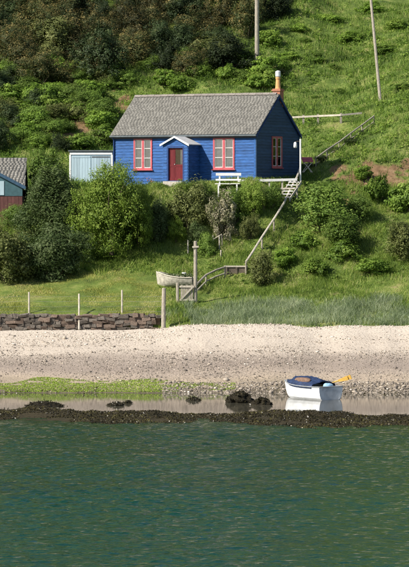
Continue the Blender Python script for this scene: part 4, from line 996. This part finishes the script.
# ------------------------------------------------------------------ grass, ground cover, weed, pebbles
def scatter(n, x0, x1, y0, y1):
    x = rng.uniform(x0, x1, n); y = rng.uniform(y0, y1, n); return x, y
def house_mask(x, y, m=.1):
    a = (x-HO[0])*HXD[0]+(y-HO[1])*HXD[1]; b = (x-HO[0])*HYD[0]+(y-HO[1])*HYD[1]
    return (a > -m) & (a < HL+m) & (b > -m) & (b < HD+m)
def grass(name, n, box, hgt, wid, lean, material, keep, label, cut=.0):
    x, y = scatter(n, *box); z = ground(x, y); k = keep(x, y, z) & ~house_mask(x, y) & (y > 165.6) & (hill(x, y) > beach(x, y)-.05)
    x, y, z = x[k], y[k], z[k]; n = len(x)
    patch = .75+.9*fbm(x*.7, y*.7, 5)
    h = hgt*rng.uniform(.5, 1.25, n)*np.clip(patch, .35, 1.4)
    v, f, r = blades(np.stack([x, y, z-.03], -1), h, wid*rng.uniform(.6, 1.3, n), lean*rng.uniform(.2, 1.6, n), np.clip(rng.random(n)*.75+.25*rng.random(n)**3, 0, 1))
    return link(name, npmesh(name, v, f, r), material, None, label, 'grass', kind='stuff')
def k_lawn(x, y, z):
    u, v = pix(x, y, z); return (u < 165+fbm(x, y, 3)*20) & (y < 174.5+fbm(x*.7, y*.7, 8)*2)
def k_marram(x, y, z):
    u, v = pix(x, y, z); return (u > 182+fbm(x, y, 13)*50) & (v > 301+fbm(x*.6, y*.6, 17)*26+rng.normal(0,4,len(x)))
def k_bank(x, y, z):
    s1, s2, s3 = soil_mask(x, y, z); return ~k_lawn(x, y, z) & ~(s1 & (rng.random(len(x)) < .78)) & ~(s3 & (rng.random(len(x)) < .6))
def k_hill(x, y, z):
    s1, s2, s3 = soil_mask(x, y, z); return ~(s1 & (rng.random(len(x)) < .78)) & ~(s2 & (rng.random(len(x)) < .7))
grass('lawn_grass', 110000, (-18, 0, 166.2, 177), .13, .022, .5, 'grass_lawn', k_lawn, 'short sunlit yellow-green lawn behind the stone wall')
grass('bank_grass', 150000, (-17, 17, 166.2, 185), .34, .026, .6, 'grass_bank', lambda x, y, z: k_bank(x, y, z) & ~(k_marram(x, y, z) & (rng.random(len(x)) < .8)), 'long rough green grass on the bank below the cottage')
grass('shore_grass', 34000, (-2.5, 17, 165.4, 169.8), .5, .02, .55, 'marram', k_marram, 'tall blue-green shore grass along the top of the beach')
grass('hill_grass', 120000, (-20, 20, 183, 224), .42, .036, .6, 'grass_hill', k_hill, 'rough green grass on the hillside behind the cottage')
# low broad-leaved ground cover
def cover(name, n, box, per, rad, leaf, material, keep, label, cat):
    x, y = scatter(n, *box); z = ground(x, y); k = keep(x, y, z) & ~house_mask(x, y, .4)
    x, y, z = x[k], y[k], z[k]; n = len(x); s = rad*rng.uniform(.5, 1.5, n)
    d = unit(n*per); d[:, 2] = np.abs(d[:, 2]); P = np.repeat(np.stack([x, y, z], -1), per, 0)+d*(np.repeat(s, per)*rng.random(n*per)**.5)[:, None]
    rnd = np.clip(np.repeat(rng.random(n), per)*.5+rng.random(n*per)*.5, 0, 1)
    v, f, r = leaves(P, d+rng.normal(size=d.shape)*.5+[0,0,.4], leaf*rng.uniform(.6,1.4,n*per), rnd)
    link(name, npmesh(name, v, f, r), material, None, label, cat, kind='stuff')
cover('undergrowth', 4200, (-20, 20, 186, 222), 26, .3, .13, 'bracken', lambda x, y, z: (noise(x*.5, y*.5, 55) > -.12) & k_hill(x, y, z), 'mixed leafy undergrowth over the hillside', 'undergrowth')
cover('bank_undergrowth', 2200, (-15, 17, 173, 184), 24, .22, .10, 'leaf_mid', lambda x, y, z: (noise(x*.6, y*.6, 57) > -.02) & k_bank(x, y, z) & ~k_lawn(x, y, z), 'low leafy plants mixed into the bank grass', 'undergrowth')
cover('reflection_scrub', 1500, (-60, 60, 226, 335), 60, 1.5, .5, 'gorse', lambda x, y, z: noise(x*.15, y*.15, 58) > -.25, 'unseen dark scrub added above the picture to darken the sea reflection', 'scrub')  # scrub added out of view to darken what the sea reflects
# seaweed
def weed(name, n, box, keep, size, lift, material, label):
    x, y = scatter(n, *box); z = beach(x, y); k = keep(x, y, z); x, y, z = x[k], y[k], z[k]; n = len(x)
    N_ = rng.normal(size=(n, 3))*.6+[0,0,.8]
    v, f, r = leaves(np.stack([x, y, z+lift*rng.random(n)], -1), N_, size*rng.uniform(.5,1.5,n), rng.random(n), .45)
    link(name, npmesh(name, v, f, r), material, None, label, 'seaweed', kind='stuff')
weed('dark_seaweed', 150000, (-12, 12, 127, 146), lambda x, y, z: (z > -.05) & (fbm(x*.8, y*.8, 71)*.8+z > -.15), .08, .02, 'weed_dark', 'band of dark brown seaweed on the low sill at the water edge')
weed('green_seaweed', 85000, (-12, 1.5, 151.5, 158.5), lambda x, y, z: (z > .05) & (z < .5+fbm(x*.4, y*.4, 72)*.3) & (fbm(x*1.1, y*2.2, 73) > -.32+np.clip((x+1.8)/3.0, 0, 1.2)*.62), .06, .03, 'weed_green', 'bright green seaweed strewn along the left waterline')
weed('pool_seaweed', 5000, (-12, 12, 141, 154), lambda x, y, z: (z > -.14) & (z < .2) & (fbm(x*.5, y*1.3, 74) > .12), .12, .12, 'weed_dark', 'scattered brown seaweed at the edge of the still pool')
# pebbles
def pebbles(name, n, box, keep, size, label):
    x, y = scatter(n, *box); z = beach(x, y); k = keep(x, y, z); x, y, z = x[k], y[k], z[k]; n = len(x)
    ph = (1+5**.5)/2
    iv = np.array([(-1,ph,0),(1,ph,0),(-1,-ph,0),(1,-ph,0),(0,-1,ph),(0,1,ph),(0,-1,-ph),(0,1,-ph),(ph,0,-1),(ph,0,1),(-ph,0,-1),(-ph,0,1)])/1.9
    jf = np.array([(0,11,5),(0,5,1),(0,1,7),(0,7,10),(0,10,11),(1,5,9),(5,11,4),(11,10,2),(10,7,6),(7,1,8),(3,9,4),(3,4,2),(3,2,6),(3,6,8),(3,8,9),(4,9,5),(2,4,11),(6,2,10),(8,6,7),(9,8,1)])
    s = size*np.exp(rng.normal(0, .45, n)); t = rng.uniform(0, 6.28, n); st = np.stack([rng.uniform(.8,1.4,n), rng.uniform(.7,1.1,n), rng.uniform(.45,.8,n)], -1)
    v = iv[None]*(1+rng.uniform(-.15,.15,(n,12,1)))*st[:, None, :]*s[:, None, None]
    c, q = np.cos(t)[:, None], np.sin(t)[:, None]
    v = np.stack([v[...,0]*c-v[...,1]*q, v[...,0]*q+v[...,1]*c, v[...,2]], -1)+np.stack([x, y, z+s*.15], -1)[:, None, :]
    f = (np.arange(n)[:, None, None]*12+jf[None]).reshape(-1, 3)
    tone = np.clip(rng.normal(.5, .26, n)+np.clip((z-1.7)*.5, -.1, .25), 0, 1)
    link(name, npmesh(name, v.reshape(-1, 3), f, np.repeat(tone, 12)), 'pebbles', None, label, 'pebbles', kind='stuff')
pebbles('shingle', 46000, (-11, 12, 151, 166.5), lambda x, y, z: (z > .05) & (rng.random(len(x)) < np.clip(.35+1.6*fbm(x*.25, y*.9, 81)+.35*((z > .8) & (z < 1.7)), .12, 1)), .022, 'loose grey and cream shingle over the beach')
pebbles('foot_shingle', 7000, (-2, 12, 151.6, 155.5), lambda x, y, z: (z > .0) & (z < .45), .036, 'coarser dark pebbles along the pool edge')
